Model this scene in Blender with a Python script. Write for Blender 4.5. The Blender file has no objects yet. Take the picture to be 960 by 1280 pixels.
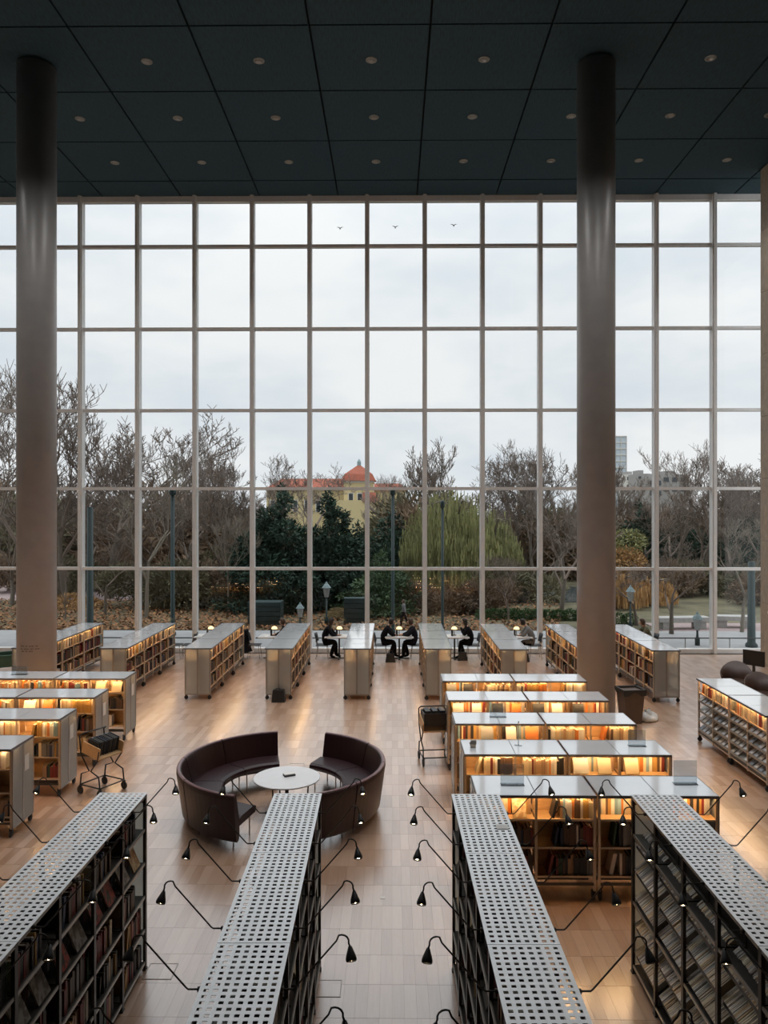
import bpy, math, random
from mathutils import Vector, Matrix, Euler
R = math.radians
rnd = random.Random(7)
scene = bpy.context.scene
col = scene.collection

# ------------------------------------------------------------------ camera
EYE = 4.8
F = 960.0
cam_d = bpy.data.cameras.new('camera')
cam = bpy.data.objects.new('camera', cam_d); col.objects.link(cam)
cam.location = (0, 0, EYE)
cam.rotation_euler = (R(90), 0, R(0.6))
cam_d.sensor_fit = 'VERTICAL'; cam_d.sensor_height = 36; cam_d.lens = 27.0
cam_d.clip_end = 2000
scene.camera = cam
def X(px, d): return (px - 490) * d / F          # picture column to metres at a depth
def Z(py, d): return EYE + (640 - py) * d / F

# ------------------------------------------------------------------ world: overcast sky
world = bpy.data.worlds.new('overcast_sky'); scene.world = world
world.use_nodes = True
wt = world.node_tree; wt.nodes.clear()
def wn(t): return wt.nodes.new(t)
tc = wn('ShaderNodeTexCoord'); sep = wn('ShaderNodeSeparateXYZ')
mp = wn('ShaderNodeMapping'); mp.inputs['Scale'].default_value = (1.6, 1.6, 4.2)
nz = wn('ShaderNodeTexNoise'); nz.inputs['Scale'].default_value = 2.1
nz.inputs['Detail'].default_value = 7; nz.inputs['Roughness'].default_value = .55
rp = wn('ShaderNodeValToRGB')
rp.color_ramp.elements[0].position = .36; rp.color_ramp.elements[0].color = (.75, .81, .87, 1)
rp.color_ramp.elements[1].position = .62; rp.color_ramp.elements[1].color = (.95, .96, .97, 1)
ma = wn('ShaderNodeMath'); ma.operation = 'MULTIPLY_ADD'; ma.use_clamp = False   # overcast sky: zenith brighter than horizon
ma.inputs[1].default_value = 1.3; ma.inputs[2].default_value = .555
mx = wn('ShaderNodeMath'); mx.operation = 'MAXIMUM'; mx.inputs[1].default_value = 0
bg = wn('ShaderNodeBackground'); out = wn('ShaderNodeOutputWorld')
wt.links.new(tc.outputs['Generated'], mp.inputs['Vector']); wt.links.new(mp.outputs[0], nz.inputs['Vector'])
wt.links.new(nz.outputs['Fac'], rp.inputs['Fac']); wt.links.new(rp.outputs[0], bg.inputs['Color'])
wt.links.new(tc.outputs['Generated'], sep.inputs[0]); wt.links.new(sep.outputs['Z'], mx.inputs[0])
sq = wn('ShaderNodeMath'); sq.operation = 'MULTIPLY'
wt.links.new(mx.outputs[0], sq.inputs[0]); wt.links.new(mx.outputs[0], sq.inputs[1]); cu = wn('ShaderNodeMath'); cu.operation = 'MULTIPLY'; wt.links.new(sq.outputs[0], cu.inputs[0]); wt.links.new(mx.outputs[0], cu.inputs[1]); wt.links.new(cu.outputs[0], ma.inputs[0]); wt.links.new(ma.outputs[0], bg.inputs['Strength'])
wt.links.new(bg.outputs[0], out.inputs['Surface'])

# ------------------------------------------------------------------ exposure
scene.view_settings.view_transform = 'Standard'
scene.view_settings.look = 'None'
scene.view_settings.gamma = 1
scene.view_settings.use_curve_mapping = False
scene.view_settings.exposure = 0.82
DOWNLIGHT_W = 195
TUBE = 31.0
scene.cycles.use_denoising = True
scene.cycles.max_bounces = 8
scene.cycles.diffuse_bounces = 4
scene.cycles.transparent_max_bounces = 16
scene.cycles.sample_clamp_indirect = 6
scene.cycles.caustics_reflective = False
scene.cycles.caustics_refractive = False

# ------------------------------------------------------------------ helpers
class MB:
    """collects quads; build() links them as one mesh object"""
    def __init__(s): s.v = []; s.f = []; s.m = []; s.c = []
    def face(s, pts, mi=0, c=None):
        n = len(s.v); s.v += [tuple(p) for p in pts]; s.f.append(tuple(range(n, n+len(pts)))); s.m.append(mi); s.c.append(c)
    def hexa(s, p, mi=0, c=None, top=None, topc=None):
        n = len(s.v); s.v += [tuple(q) for q in p]
        for k, q in enumerate(((0,3,2,1),(4,5,6,7),(0,1,5,4),(1,2,6,5),(2,3,7,6),(3,0,4,7))):
            s.f.append(tuple(n+i for i in q)); s.m.append(mi if (k != 1 or top is None) else top)
            s.c.append(c if (k != 1 or topc is None) else topc)
        return s
    def box(s, x0, x1, y0, y1, z0, z1, mi=0, c=None, top=None):
        return s.hexa([(x0,y0,z0),(x1,y0,z0),(x1,y1,z0),(x0,y1,z0),(x0,y0,z1),(x1,y0,z1),(x1,y1,z1),(x0,y1,z1)], mi, c, top)
    def obox(s, M, dx, dy, dz, mi=0, c=None, top=None, topc=None):
        p = [M @ Vector((a*dx/2, b*dy/2, k*dz/2)) for k in (-1,1) for a, b in ((-1,-1),(1,-1),(1,1),(-1,1))]
        return s.hexa(p, mi, c, top, topc)
    def tube(s, pts, rad, n=6, mi=0, cap=True):
        pts = [Vector(p) for p in pts]
        rs = rad if isinstance(rad, (list, tuple)) else [rad]*len(pts)
        base = len(s.v); ref = None
        for i, p in enumerate(pts):
            t = (pts[min(i+1, len(pts)-1)] - pts[max(i-1, 0)]).normalized()
            if ref is None: ref = t.orthogonal().normalized()
            ref = (ref - t*ref.dot(t))
            if ref.length < 1e-5: ref = t.orthogonal()
            ref.normalize(); b = t.cross(ref)
            for k in range(n):
                a = 2*math.pi*k/n
                s.v.append(tuple(p + (ref*math.cos(a) + b*math.sin(a))*rs[i]))
        for i in range(len(pts)-1):
            for k in range(n):
                a = base+i*n+k; b2 = base+i*n+(k+1) % n
                s.f.append((a, b2, b2+n, a+n)); s.m.append(mi); s.c.append(None)
        if cap:
            s.f.append(tuple(base+k for k in reversed(range(n)))); s.m.append(mi); s.c.append(None)
            e = base+(len(pts)-1)*n
            s.f.append(tuple(e+k for k in range(n))); s.m.append(mi); s.c.append(None)
        return s
    def lathe(s, prof, n=24, mi=0, M=None):
        base = len(s.v)
        for r, z in prof:
            for k in range(n):
                a = 2*math.pi*k/n; p = Vector((r*math.cos(a), r*math.sin(a), z))
                s.v.append(tuple(M @ p if M else p))
        for i in range(len(prof)-1):
            for k in range(n):
                a = base+i*n+k; b2 = base+i*n+(k+1) % n
                s.f.append((a, b2, b2+n, a+n)); s.m.append(mi); s.c.append(None)
        s.f.append(tuple(base+k for k in reversed(range(n)))); s.m.append(mi); s.c.append(None)
        e = base+(len(prof)-1)*n
        s.f.append(tuple(e+k for k in range(n))); s.m.append(mi); s.c.append(None)
        return s
    def mesh(s, name, mats, smooth=False):
        me = bpy.data.meshes.new(name); me.from_pydata(s.v, [], s.f)
        for m in (mats if isinstance(mats, (list, tuple)) else [mats]): me.materials.append(m)
        me.polygons.foreach_set('material_index', s.m)
        if smooth: me.polygons.foreach_set('use_smooth', [True]*len(s.f))
        if any(c is not None for c in s.c):
            at = me.color_attributes.new('Col', 'FLOAT_COLOR', 'CORNER')
            buf = []
            for f, c in zip(s.f, s.c): buf += list((c or (.5,.5,.5))[:3])*0
            flat = []
            for f, c in zip(s.f, s.c):
                q = list(c or (.5,.5,.5)) + [1]
                flat += q*len(f)
            at.data.foreach_set('color', flat)
        me.update(); return me
    def build(s, name, mats, parent=None, smooth=False):
        return link(name, s.mesh(name, mats, smooth), parent)

def link(name, me, parent=None, M=None):
    o = bpy.data.objects.new(name, me); col.objects.link(o)
    if parent: o.parent = parent
    if M is not None: o.matrix_basis = M
    return o
def tag(o, label=None, cat=None, group=None, kind=None):
    if label: o['label'] = label
    if cat: o['category'] = cat
    if group: o['group'] = group
    if kind: o['kind'] = kind
    return o
def empty(name, loc=(0,0,0), rz=0, label=None, cat=None, group=None):
    o = bpy.data.objects.new(name, None); col.objects.link(o)
    o.location = loc; o.rotation_euler = (0, 0, rz); o.empty_display_size = .1
    return tag(o, label, cat, group)
KIDS = {}
def kids(o):
    return list(o.children)
def copy_tree(o, parent=None):
    c = o.copy(); col.objects.link(c); c.parent = parent
    for ch in kids(o): copy_tree(ch, c)
    return c
def struct(name, mb, m, parent=None, smooth=False):
    o = mb.build(name, m, parent, smooth)
    if parent is None: o['kind'] = 'structure'
    return o

# ------------------------------------------------------------------ materials
def mat(name, c, rough=.5, metal=0, var=.12, scale=8, bump=0, bscale=60, spec=.5, coords='Object', trans=0, stretch=(1,1,1), coat=0):
    m = bpy.data.materials.new(name); m.use_nodes = True
    t = m.node_tree; b = t.nodes['Principled BSDF']
    b.inputs['Roughness'].default_value = rough; b.inputs['Metallic'].default_value = metal
    b.inputs['Specular IOR Level'].default_value = spec
    b.inputs['Coat Weight'].default_value = coat
    if trans: b.inputs['Transmission Weight'].default_value = trans
    co = t.nodes.new('ShaderNodeTexCoord'); mpn = t.nodes.new('ShaderNodeMapping'); mpn.inputs['Scale'].default_value = stretch
    n = t.nodes.new('ShaderNodeTexNoise'); n.inputs['Scale'].default_value = scale; n.inputs['Detail'].default_value = 4
    r = t.nodes.new('ShaderNodeValToRGB')
    r.color_ramp.elements[0].position = .3; r.color_ramp.elements[1].position = .7
    r.color_ramp.elements[0].color = tuple(x*(1-var) for x in c)+(1,)
    r.color_ramp.elements[1].color = tuple(min(1, x*(1+var)) for x in c)+(1,)
    t.links.new(co.outputs[coords], mpn.inputs[0]); t.links.new(mpn.outputs[0], n.inputs['Vector'])
    t.links.new(n.outputs['Fac'], r.inputs['Fac']); t.links.new(r.outputs[0], b.inputs['Base Color'])
    if bump:
        n2 = t.nodes.new('ShaderNodeTexNoise'); n2.inputs['Scale'].default_value = bscale
        bp = t.nodes.new('ShaderNodeBump'); bp.inputs['Strength'].default_value = bump; bp.inputs['Distance'].default_value = .01
        t.links.new(mpn.outputs[0], n2.inputs['Vector']); t.links.new(n2.outputs['Fac'], bp.inputs['Height']); t.links.new(bp.outputs[0], b.inputs['Normal'])
    return m
def emis(name, c, s):
    m = bpy.data.materials.new(name); m.use_nodes = True
    t = m.node_tree; t.nodes.clear()
    e = t.nodes.new('ShaderNodeEmission'); e.inputs[0].default_value = tuple(c)+(1,); e.inputs[1].default_value = s
    o = t.nodes.new('ShaderNodeOutputMaterial'); t.links.new(e.outputs[0], o.inputs[0]); return m
def see_through(name, tint, ior, rough, fac=None, diffuse=None, dfac=0):
    """thin sheet: transparent + fresnel gloss, optionally a frosted share"""
    m = bpy.data.materials.new(name); m.use_nodes = True
    t = m.node_tree; t.nodes.clear()
    tr = t.nodes.new('ShaderNodeBsdfTransparent'); tr.inputs[0].default_value = tuple(tint)+(1,)
    gl = t.nodes.new('ShaderNodeBsdfGlossy'); gl.inputs['Roughness'].default_value = rough
    fr = t.nodes.new('ShaderNodeFresnel'); fr.inputs[0].default_value = ior
    mi = t.nodes.new('ShaderNodeMixShader'); o = t.nodes.new('ShaderNodeOutputMaterial')
    base = tr
    if diffuse:
        df = t.nodes.new('ShaderNodeBsdfDiffuse'); df.inputs[0].default_value = tuple(diffuse)+(1,)
        tl = t.nodes.new('ShaderNodeBsdfTranslucent'); tl.inputs[0].default_value = tuple(diffuse)+(1,)
        a = t.nodes.new('ShaderNodeMixShader'); a.inputs[0].default_value = .5
        t.links.new(df.outputs[0], a.inputs[1]); t.links.new(tl.outputs[0], a.inputs[2])
        b = t.nodes.new('ShaderNodeMixShader'); b.inputs[0].default_value = dfac
        t.links.new(tr.outputs[0], b.inputs[1]); t.links.new(a.outputs[0], b.inputs[2]); base = b
    t.links.new(fr.outputs[0], mi.inputs[0]); t.links.new(base.outputs[0], mi.inputs[1]); t.links.new(gl.outputs[0], mi.inputs[2])
    t.links.new(mi.outputs[0], o.inputs[0]); return m
def attr_mat(name, rough=.6):
    m = bpy.data.materials.new(name); m.use_nodes = True
    t = m.node_tree; b = t.nodes['Principled BSDF']; b.inputs['Roughness'].default_value = rough
    a = t.nodes.new('ShaderNodeAttribute'); a.attribute_name = 'Col'
    t.links.new(a.outputs['Color'], b.inputs['Base Color']); return m

def floor_mat():
    m = bpy.data.materials.new('oak_parquet'); m.use_nodes = True
    t = m.node_tree; b = t.nodes['Principled BSDF']; N = t.nodes.new; L = t.links.new
    g = N('ShaderNodeNewGeometry')
    dv = N('ShaderNodeVectorMath'); dv.operation = 'DIVIDE'; dv.inputs[1].default_value = (PW, PL, 100)
    fl = N('ShaderNodeVectorMath'); fl.operation = 'FLOOR'
    wn_ = N('ShaderNodeTexWhiteNoise'); wn_.noise_dimensions = '3D'
    mpn = N('ShaderNodeMapping'); mpn.inputs['Scale'].default_value = (45, 2.5, 1)
    ad = N('ShaderNodeVectorMath'); ad.operation = 'ADD'
    sc = N('ShaderNodeVectorMath'); sc.operation = 'SCALE'; sc.inputs['Scale'].default_value = 37
    n = N('ShaderNodeTexNoise'); n.inputs['Scale'].default_value = 1; n.inputs['Detail'].default_value = 5
    mixf = N('ShaderNodeMath'); mixf.operation = 'MULTIPLY_ADD'; mixf.inputs[1].default_value = .62
    ml = N('ShaderNodeMath'); ml.operation = 'MULTIPLY'; ml.inputs[1].default_value = .42
    r = N('ShaderNodeValToRGB')
    r.color_ramp.elements[0].position = .08; r.color_ramp.elements[0].color = (.33, .18, .10, 1)
    r.color_ramp.elements[1].position = .92; r.color_ramp.elements[1].color = (.56, .385, .28, 1)
    L(g.outputs['Position'], dv.inputs[0]); L(dv.outputs[0], fl.inputs[0]); L(fl.outputs[0], wn_.inputs['Vector'])
    L(g.outputs['Position'], mpn.inputs[0]); L(wn_.outputs['Color'], sc.inputs[0]); L(mpn.outputs[0], ad.inputs[0]); L(sc.outputs[0], ad.inputs[1])
    L(ad.outputs[0], n.inputs['Vector']); L(n.outputs['Fac'], ml.inputs[0]); L(wn_.outputs['Value'], mixf.inputs[0]); L(ml.outputs[0], mixf.inputs[2])
    L(mixf.outputs[0], r.inputs['Fac']); L(r.outputs[0], b.inputs['Base Color'])
    b.inputs['Roughness'].default_value = .32; b.inputs['Specular IOR Level'].default_value = .55; b.inputs['Coat Weight'].default_value = 1; b.inputs['Coat IOR'].default_value = 3.3; b.inputs['Coat Roughness'].default_value = .24
    return m
PW, PL = .12, .52
M = {}
M['floor'] = floor_mat()
M['joint'] = mat('dark_joint', (.05, .03, .02), .9)
M['ceil'] = mat('dark_acoustic_panel', (.020, .050, .068), .8, var=.25, scale=30, bump=.2, bscale=120, stretch=(1,.15,1))
M['ceil_gap'] = mat('black_gap', (.006, .008, .01), .9)
M['column'] = mat('column_plaster', (.35, .335, .325), .4, var=.05, scale=3)
M['white_wall'] = mat('white_plaster', (.45, .44, .42), .8, var=.04)
M['stone'] = mat('sandstone', (.42, .34, .26), .75, var=.14, scale=5, bump=.2)
M['stone_gap'] = mat('stone_joint', (.2, .16, .12), .9)
M['mullion'] = mat('grey_painted_steel', (.84, .83, .81), .4, var=.03)
M['glass'] = see_through('window_glass', (.93, .95, .95), 1.42, .0)
M['sticker'] = mat('grey_film', (.25, .27, .29), .5)
M['steel'] = mat('dark_steel', (.07, .066, .06), .42, .6, var=.2)
M['steel_light'] = mat('grey_steel', (.33, .31, .28), .38, .7, var=.1)
M['perf'] = mat('grey_perforated_sheet', (.82, .83, .84), .42, .9, var=.05)
M['black_panel'] = mat('black_board', (.018, .019, .02), .55)
M['black'] = mat('black_plastic', (.015, .015, .016), .4)
M['rubber'] = mat('black_rubber', (.02, .02, .02), .7)
M['birch'] = mat('birch_board', (.56, .36, .18), .5, var=.12, scale=6, stretch=(1,8,8))
M['post'] = mat('brushed_steel_post', (.50, .42, .33), .35, .5, var=.08)
M['top'] = mat('pale_glass_top', (.86, .89, .92), .12, .08, var=.03, scale=2, spec=.7, coat=1)
M['top'].node_tree.nodes['Principled BSDF'].inputs['Coat IOR'].default_value = 2.3
M['top'].node_tree.nodes['Principled BSDF'].inputs['Coat Roughness'].default_value = .06
M['top_edge'] = mat('aluminium_edge', (.17, .17, .18), .35, .5)
M['frost'] = see_through('frosted_end_glass', (.8, .84, .82), 1.3, .25, diffuse=(.85, .88, .86), dfac=.58)
M['tube'] = emis('warm_tube', (1, .60, .27), TUBE)
M['tube_soft'] = emis('warm_tube_soft', (1, .60, .27), TUBE*.55)
M['paper'] = mat('white_paper', (.78, .77, .74), .7, var=.03)
M['ink'] = mat('dark_ink', (.1, .08, .07), .7)
M['pages'] = mat('book_pages', (.62, .55, .43), .8, var=.1, scale=40)
M['leather'] = mat('oxblood_leather', (.018, .0035, .006), .4, var=.15, scale=5, spec=.4)
M['leather_highlight'] = mat('oxblood_rim_highlight', (.20, .12, .13), .3)  # window light on the sofa rim, painted in as a paler colour
M['chrome'] = mat('chrome', (.5, .5, .5), .2, .9)
M['table_white'] = mat('white_laminate', (.72, .73, .75), .3, var=.02)
M['acrylic'] = see_through('clear_acrylic', (.90, .92, .93), 1.35, .05, diffuse=(.8,.82,.84), dfac=.04)
M['bulb'] = emis('warm_bulb', (1, .74, .42), 30)
M['shade_glow'] = emis('glowing_shade', (1, .76, .36), 1.15)
M['spot_glow'] = emis('downlight_glow', (1, .86, .66), 4.0)
M['brown_shell'] = mat('brown_upholstery', (.055, .026, .018), .45)
M['bin'] = mat('brown_bin', (.085, .055, .04), .55)
M['bag'] = mat('white_bag', (.62, .62, .60), .45, bump=.6, bscale=12)
M['coat_black'] = mat('black_cloth', (.006, .006, .008), .9, spec=.15)
M['coat_grey'] = mat('grey_cloth', (.17, .175, .18), .9)
M['coat_dark'] = mat('charcoal_cloth', (.012, .012, .017), .9, spec=.15)
M['coat_green'] = mat('olive_cloth', (.11, .11, .07), .9)
M['coat_white'] = mat('white_cloth', (.6, .62, .66), .9)
M['skin'] = mat('skin', (.42, .25, .18), .55, var=.05)
M['hair'] = mat('dark_hair', (.02, .014, .01), .6, stretch=(1,1,.1))
M['hair_brown'] = mat('brown_hair', (.07, .04, .025), .6, stretch=(1,1,.1))
M['green_seat'] = mat('green_fabric', (.05, .10, .07), .9)
# outdoors
M['ground'] = mat('leaf_strewn_lawn', (0.120, 0.108, 0.062), .95, var=.45, scale=.6, coords='Object')
M['paving'] = mat('grey_paving', (.36, .36, .36), .9, var=.08, scale=1.5)
M['path'] = mat('pinkish_gravel', (.34, .26, .25), .9, var=.1)
M['litter'] = attr_mat('fallen_leaves', .9)
M['bark'] = mat('grey_bark', (0.153, 0.128, 0.102), .9, var=.3, scale=4)
M['bark_pale'] = mat('pale_bark', (0.256, 0.224, 0.176), .9, var=.3, scale=4)
M['twig'] = mat('brown_twigs', (0.200, 0.157, 0.128), .9, var=.2)
M['yew'] = mat('dark_evergreen', (0.027, 0.058, 0.037), .8, var=.55, scale=1.6)
M['yew2'] = mat('mid_evergreen', (0.072, 0.120, 0.056), .8, var=.5, scale=1.6)
M['willow'] = mat('willow_leaves', (0.270, 0.270, 0.115), .8, var=.4, scale=1.2)
M['orange'] = mat('orange_leaves', (.44, .26, .11), .85, var=.35, scale=2)
M['russet'] = mat('russet_scrub', (0.203, 0.142, 0.092), .9, var=.4, scale=1.5)
M['olive'] = mat('olive_scrub', (0.155, 0.142, 0.084), .9, var=.4, scale=1.5)
M['hedge'] = mat('green_hedge', (.05, .10, .03), .85, var=.4, scale=2)
M['water'] = mat('pond_water', (.10, .12, .12), .06, spec=.8)
M['yellow_wall'] = mat('yellow_render', (.58, .48, .27), .85, var=.06)
M['roof_red'] = mat('red_tiles', (.33, .095, .055), .8, var=.15, scale=3)
M['white_trim'] = mat('white_trim', (.62, .6, .56), .7)
M['copper'] = mat('verdigris', (.25, .33, .34), .6)
M['pane_dark'] = mat('dark_pane', (.05, .06, .07), .15)
M['city_glass'] = mat('city_glass', (.50, .57, .63), .3, var=.06)
M['city_grey'] = mat('city_concrete', (.33, .32, .31), .8, var=.1)
M['pole_green'] = mat('dark_green_iron', (.016, .04, .04), .5)
M['lantern'] = see_through('lantern_glass', (.85, .88, .88), 1.4, .1, diffuse=(.7,.72,.7), dfac=.5)
M['granite'] = mat('grey_granite', (.42, .41, .39), .8, var=.12)

# ================================================================== STRUCTURE
WIN = 26.3; CEIL = 15.6; LEFT = -17.0; RIGHT = 11.64; BACK = -7.0
# floor: slab + parquet strips
slab = MB().box(LEFT, 15, BACK, WIN, -.25, -.012)
floor = struct('floor', slab, M['joint'])
tag(floor, 'oak parquet floor of short strips laid in rows')
strip = MB().box(.0005, PW-.0005, .0015, PL-.0015, -.012, 0).mesh('parquet_strip', M['floor'])
cells = []
for j in range(int(math.floor(BACK/PL))+1, int(WIN/PL)):
    for i in range(int(math.floor(LEFT/PW))+1, int(15/PW)):
        cells.append((i, j))
def strip_visible(i, j):
    x, y = (i+.5)*PW, (j+.5)*PL
    px, py = 490+F*x/y if y > 0 else -1, 640+F*EYE/y if y > 0 else 9999
    if not (4 < px < 956 and py < 1278): return False
    for a, b in ((-3.1,-2.3),(-1.25,-.45),(.35,1.12),(2.35,3.0)):       # under / hidden by the tall cases
        if y < 8.15 and a-.05 < x < b+.05: return False
        t = (EYE-1.85)/EYE                                            # shadowed by case tops as seen from the eye
        if y*t < 8.05 and a < x*t < b: return False
    if 1.0 < x < 4.0 and 9.4 < y < 12.4: return False
    return True
near = sorted([c for c in cells if c[1] > 0 and strip_visible(*c)], key=lambda c: c[1]*100+abs(c[0])*.01)[:300]
nearset = set(near)
for i, j in near:
    link('parquet_strip', strip, floor, Matrix.Translation((i*PW, j*PL, 0)))
rest = MB()
for i, j in cells:
    if (i, j) in nearset: continue
    x, y = i*PW, j*PL
    rest.box(x+.0005, x+PW-.0005, y+.0015, y+PL-.0015, -.012, 0)
tag(rest.build('parquet_field', M['floor'], floor), kind='stuff')

# ceiling: dark panels with shadow gaps and downlights
PX, PY = 2.69, 2.655
cb = MB().box(LEFT, 15, BACK, WIN+.6, CEIL+.12, CEIL+.4)
ceiling = struct('ceiling', cb, M['ceil_gap']); tag(ceiling, 'dark blue-black ceiling of large square acoustic panels')
pan = MB().box(-PX/2+.025, PX/2-.025, -PY/2+.025, PY/2-.025, 0, .1).mesh('ceiling_panel', M['ceil'])
half = MB().box(-PX/2+.025, PX/2-.025, -.62, .62, 0, .1).mesh('ceiling_panel', M['ceil'])
ring = MB().lathe([(.135, 0), (.135, -.012), (.10, -.016), (.085, .0), (.085, .05)], 16).mesh('trim_ring', M['steel_light'], True)
lens = MB().lathe([(.075, .012), (.075, .02)], 14).mesh('lens', M['spot_glow'])
xs0 = .85 - PX/2
ys0 = 24.98 + PY/2
nx0, nx1 = -6, 6
for k in range(-6, 6):
    cx = xs0 + PX*k
    if cx > 14.2: continue
    link('ceiling_panel', half, ceiling, Matrix.Translation((cx, 24.98+.66, CEIL)))
    for j in range(0, 12):
        cy = 24.98 - PY*(j+.5)
        link('ceiling_panel', pan, ceiling, Matrix.Translation((cx, cy, CEIL)))
        if j <= 5 and cx < RIGHT:
            if j == 2 and (abs(cx-4.9) < .6 or abs(cx+8.6) < .6): continue
            d = empty('downlight', (cx, cy, CEIL-.001), 0, 'small round recessed downlight set in a dark ceiling panel', 'downlight', 'recessed ceiling downlights')
            link('trim_ring', ring, d); link('lens', lens, d)
            ld = bpy.data.lights.new('downlight_beam', 'SPOT'); ld.energy = DOWNLIGHT_W; ld.color = (1, .98, .96)
            ld.spot_size = R(84); ld.spot_blend = 1; ld.shadow_soft_size = .12
            lo = bpy.data.objects.new('downlight_beam', ld); col.objects.link(lo); lo.parent = d; lo.location = (0, 0, -.05)

# walls that close the room
tag(struct('wall_back', MB().box(LEFT, 15, BACK-.3, BACK, 0, CEIL+.1), M['white_wall']), 'plain pale wall behind the gallery')
tag(struct('wall_left', MB().box(LEFT-.3, LEFT, BACK-.3, WIN, 0, CEIL+.1), M['white_wall']), 'plain pale side wall')
wr = struct('wall_right', MB().box(RIGHT+.03, RIGHT+.5, BACK, 24.37, 0, CEIL), M['stone_gap']); tag(wr, 'sandstone clad side wall ending short of the glazing')
blk = MB().box(0, .04, -.645, .645, .006, 1.944).mesh('stone_panel', M['stone'])
zc = 0.0; row = 0
while zc < CEIL-.05:
    h = min(1.95, CEIL-zc)
    for j in range(0, 13):
        y1 = 24.39 - j*1.3 - (0.65 if row % 2 else 0)
        if row % 2 and j == 0:
            link('stone_panel', blk, wr, Matrix.Translation((RIGHT, 24.39-.325, zc)) @ Matrix.Diagonal((1, .49, h/1.95, 1)))
        link('stone_panel', blk, wr, Matrix.Translation((RIGHT, y1-.65, zc)) @ Matrix.Diagonal((1, 1, h/1.95, 1)))
    zc += 1.95; row += 1
endb = MB().box(0, .48, 0, .03, .006, 1.944).mesh('stone_panel', M['stone'])
for k in range(8):
    link('stone_panel', endb, wr, Matrix.Translation((RIGHT+.02, 24.37, k*1.95)))
for (py, d) in ((628, 23.6), (765, 23.8), (793, 23.2)):
    kn = MB().lathe([(.05, 0), (.06, .02), (.045, .05), (.02, .06)], 12, M=Matrix.Translation((RIGHT, d, Z(py, d))) @ Matrix.Rotation(R(-90), 4, 'Y')).build('wall_stud', M['paper'], None, True)
    tag(kn, 'small white round stud fixed to the sandstone wall', 'wall stud', 'white studs on the stone wall')

# columns
for k, (cx, lab) in enumerate(((4.9, 'tall pale round concrete column beside the brown bin'), (-8.6, 'tall pale round concrete column with three small lines of lettering'))):
    c = MB().lathe([(.45, .0), (.45, CEIL-.06)], 48).build('column', M['column'], None, True)
    c.location = (cx, 18.5, 0)
    c['kind'] = 'structure'; tag(c, lab)
    if k == 1:                                     # the little printed lines, too small to read
        t = MB()
        for li, (words, zz) in enumerate((((.10, .05, .12, .06), Z(809, 18.1)), ((.06, .12, .08, .10), Z(812.5, 18.1)), ((.08, .05, .09), Z(815.5, 18.1)))):
            a = -math.pi/2 - .42 + .05*(li == 2)
            for w in words:
                n = max(2, int(w/.022))
                for q in range(n):
                    a0 = a + q*(w/n)/.45; a1 = a0 + (w/n)*.62/.45; r = .4515
                    t.face([(r*math.cos(a0), r*math.sin(a0), zz), (r*math.cos(a1), r*math.sin(a1), zz), (r*math.cos(a1), r*math.sin(a1), zz+.026), (r*math.cos(a0), r*math.sin(a0), zz+.026)])
                a += (w+.03)/.45
        t.build('lettering', M['ink'], c)

# window wall
MX = [-.85 + 1.965*k for k in range(-8, 8)]
TZ = [0.06, 2.86, 5.60, 8.28, 11.07, 13.90, 15.43]
win = empty('window_1', (0, WIN, 0)); win['kind'] = 'structure'; tag(win, 'full-height glazed wall of tall panes in grey steel framing')
mull = MB().box(-.075, .075, -.16, .12, 0, CEIL).box(-.045, .045, -.22, -.16, 0, CEIL).mesh('mullion', M['mullion'])
for x in MX: link('mullion', mull, win, Matrix.Translation((x, 0, 0)))
tr_ = MB().box(.075, 1.89, -.08, .08, -.05, .05).mesh('transom', M['mullion'])
sill = MB().box(.075, 1.89, -.14, .1, -.06, .09).mesh('sill', M['mullion'])
head = MB().box(.075, 1.89, -.1, .1, -.02, .17).mesh('head_rail', M['mullion'])
for x in MX[:-1]:
    for k, z in enumerate(TZ):
        me = sill if k == 0 else head if k == 6 else tr_
        link('sill' if k == 0 else 'head_rail' if k == 6 else 'transom', me, win, Matrix.Translation((x, 0, z)))
    for k in range(6):
        z0 = TZ[k] + (.09 if k == 0 else .05); z1 = TZ[k+1] - (.02 if k == 5 else .05)
        g = MB().box(.075, 1.89, -.006, .006, 0, z1-z0)
        g = MB(); g.face([(.075, 0, 0), (1.89, 0, 0), (1.89, 0, z1-z0), (.075, 0, z1-z0)])
        key = 'pane%d' % k
        if key not in KIDS: KIDS[key] = g.mesh('pane', M['glass'])
        link('pane', KIDS[key], win, Matrix.Translation((x, 0, z0)))
for px, py in ((425, 285), (494, 284), (567, 282)):
    b = MB(); d = WIN-.012
    cx, cz = X(px, d), Z(py, d)
    for s in (-1, 1):
        b.face([(cx, d, cz-.03), (cx+s*.05, d, cz+.02), (cx+s*.12, d, cz+.035), (cx+s*.05, d, cz+.045), (cx, d, cz+.01)][::s])
    b.face([(cx-.012, d, cz-.05), (cx+.012, d, cz-.05), (cx+.012, d, cz+.02), (cx-.012, d, cz+.02)])
    tag(b.build('bird_decal', M['sticker']), 'small grey bird silhouette on an upper window pane', 'decal', 'bird silhouettes on the top panes')
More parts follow.
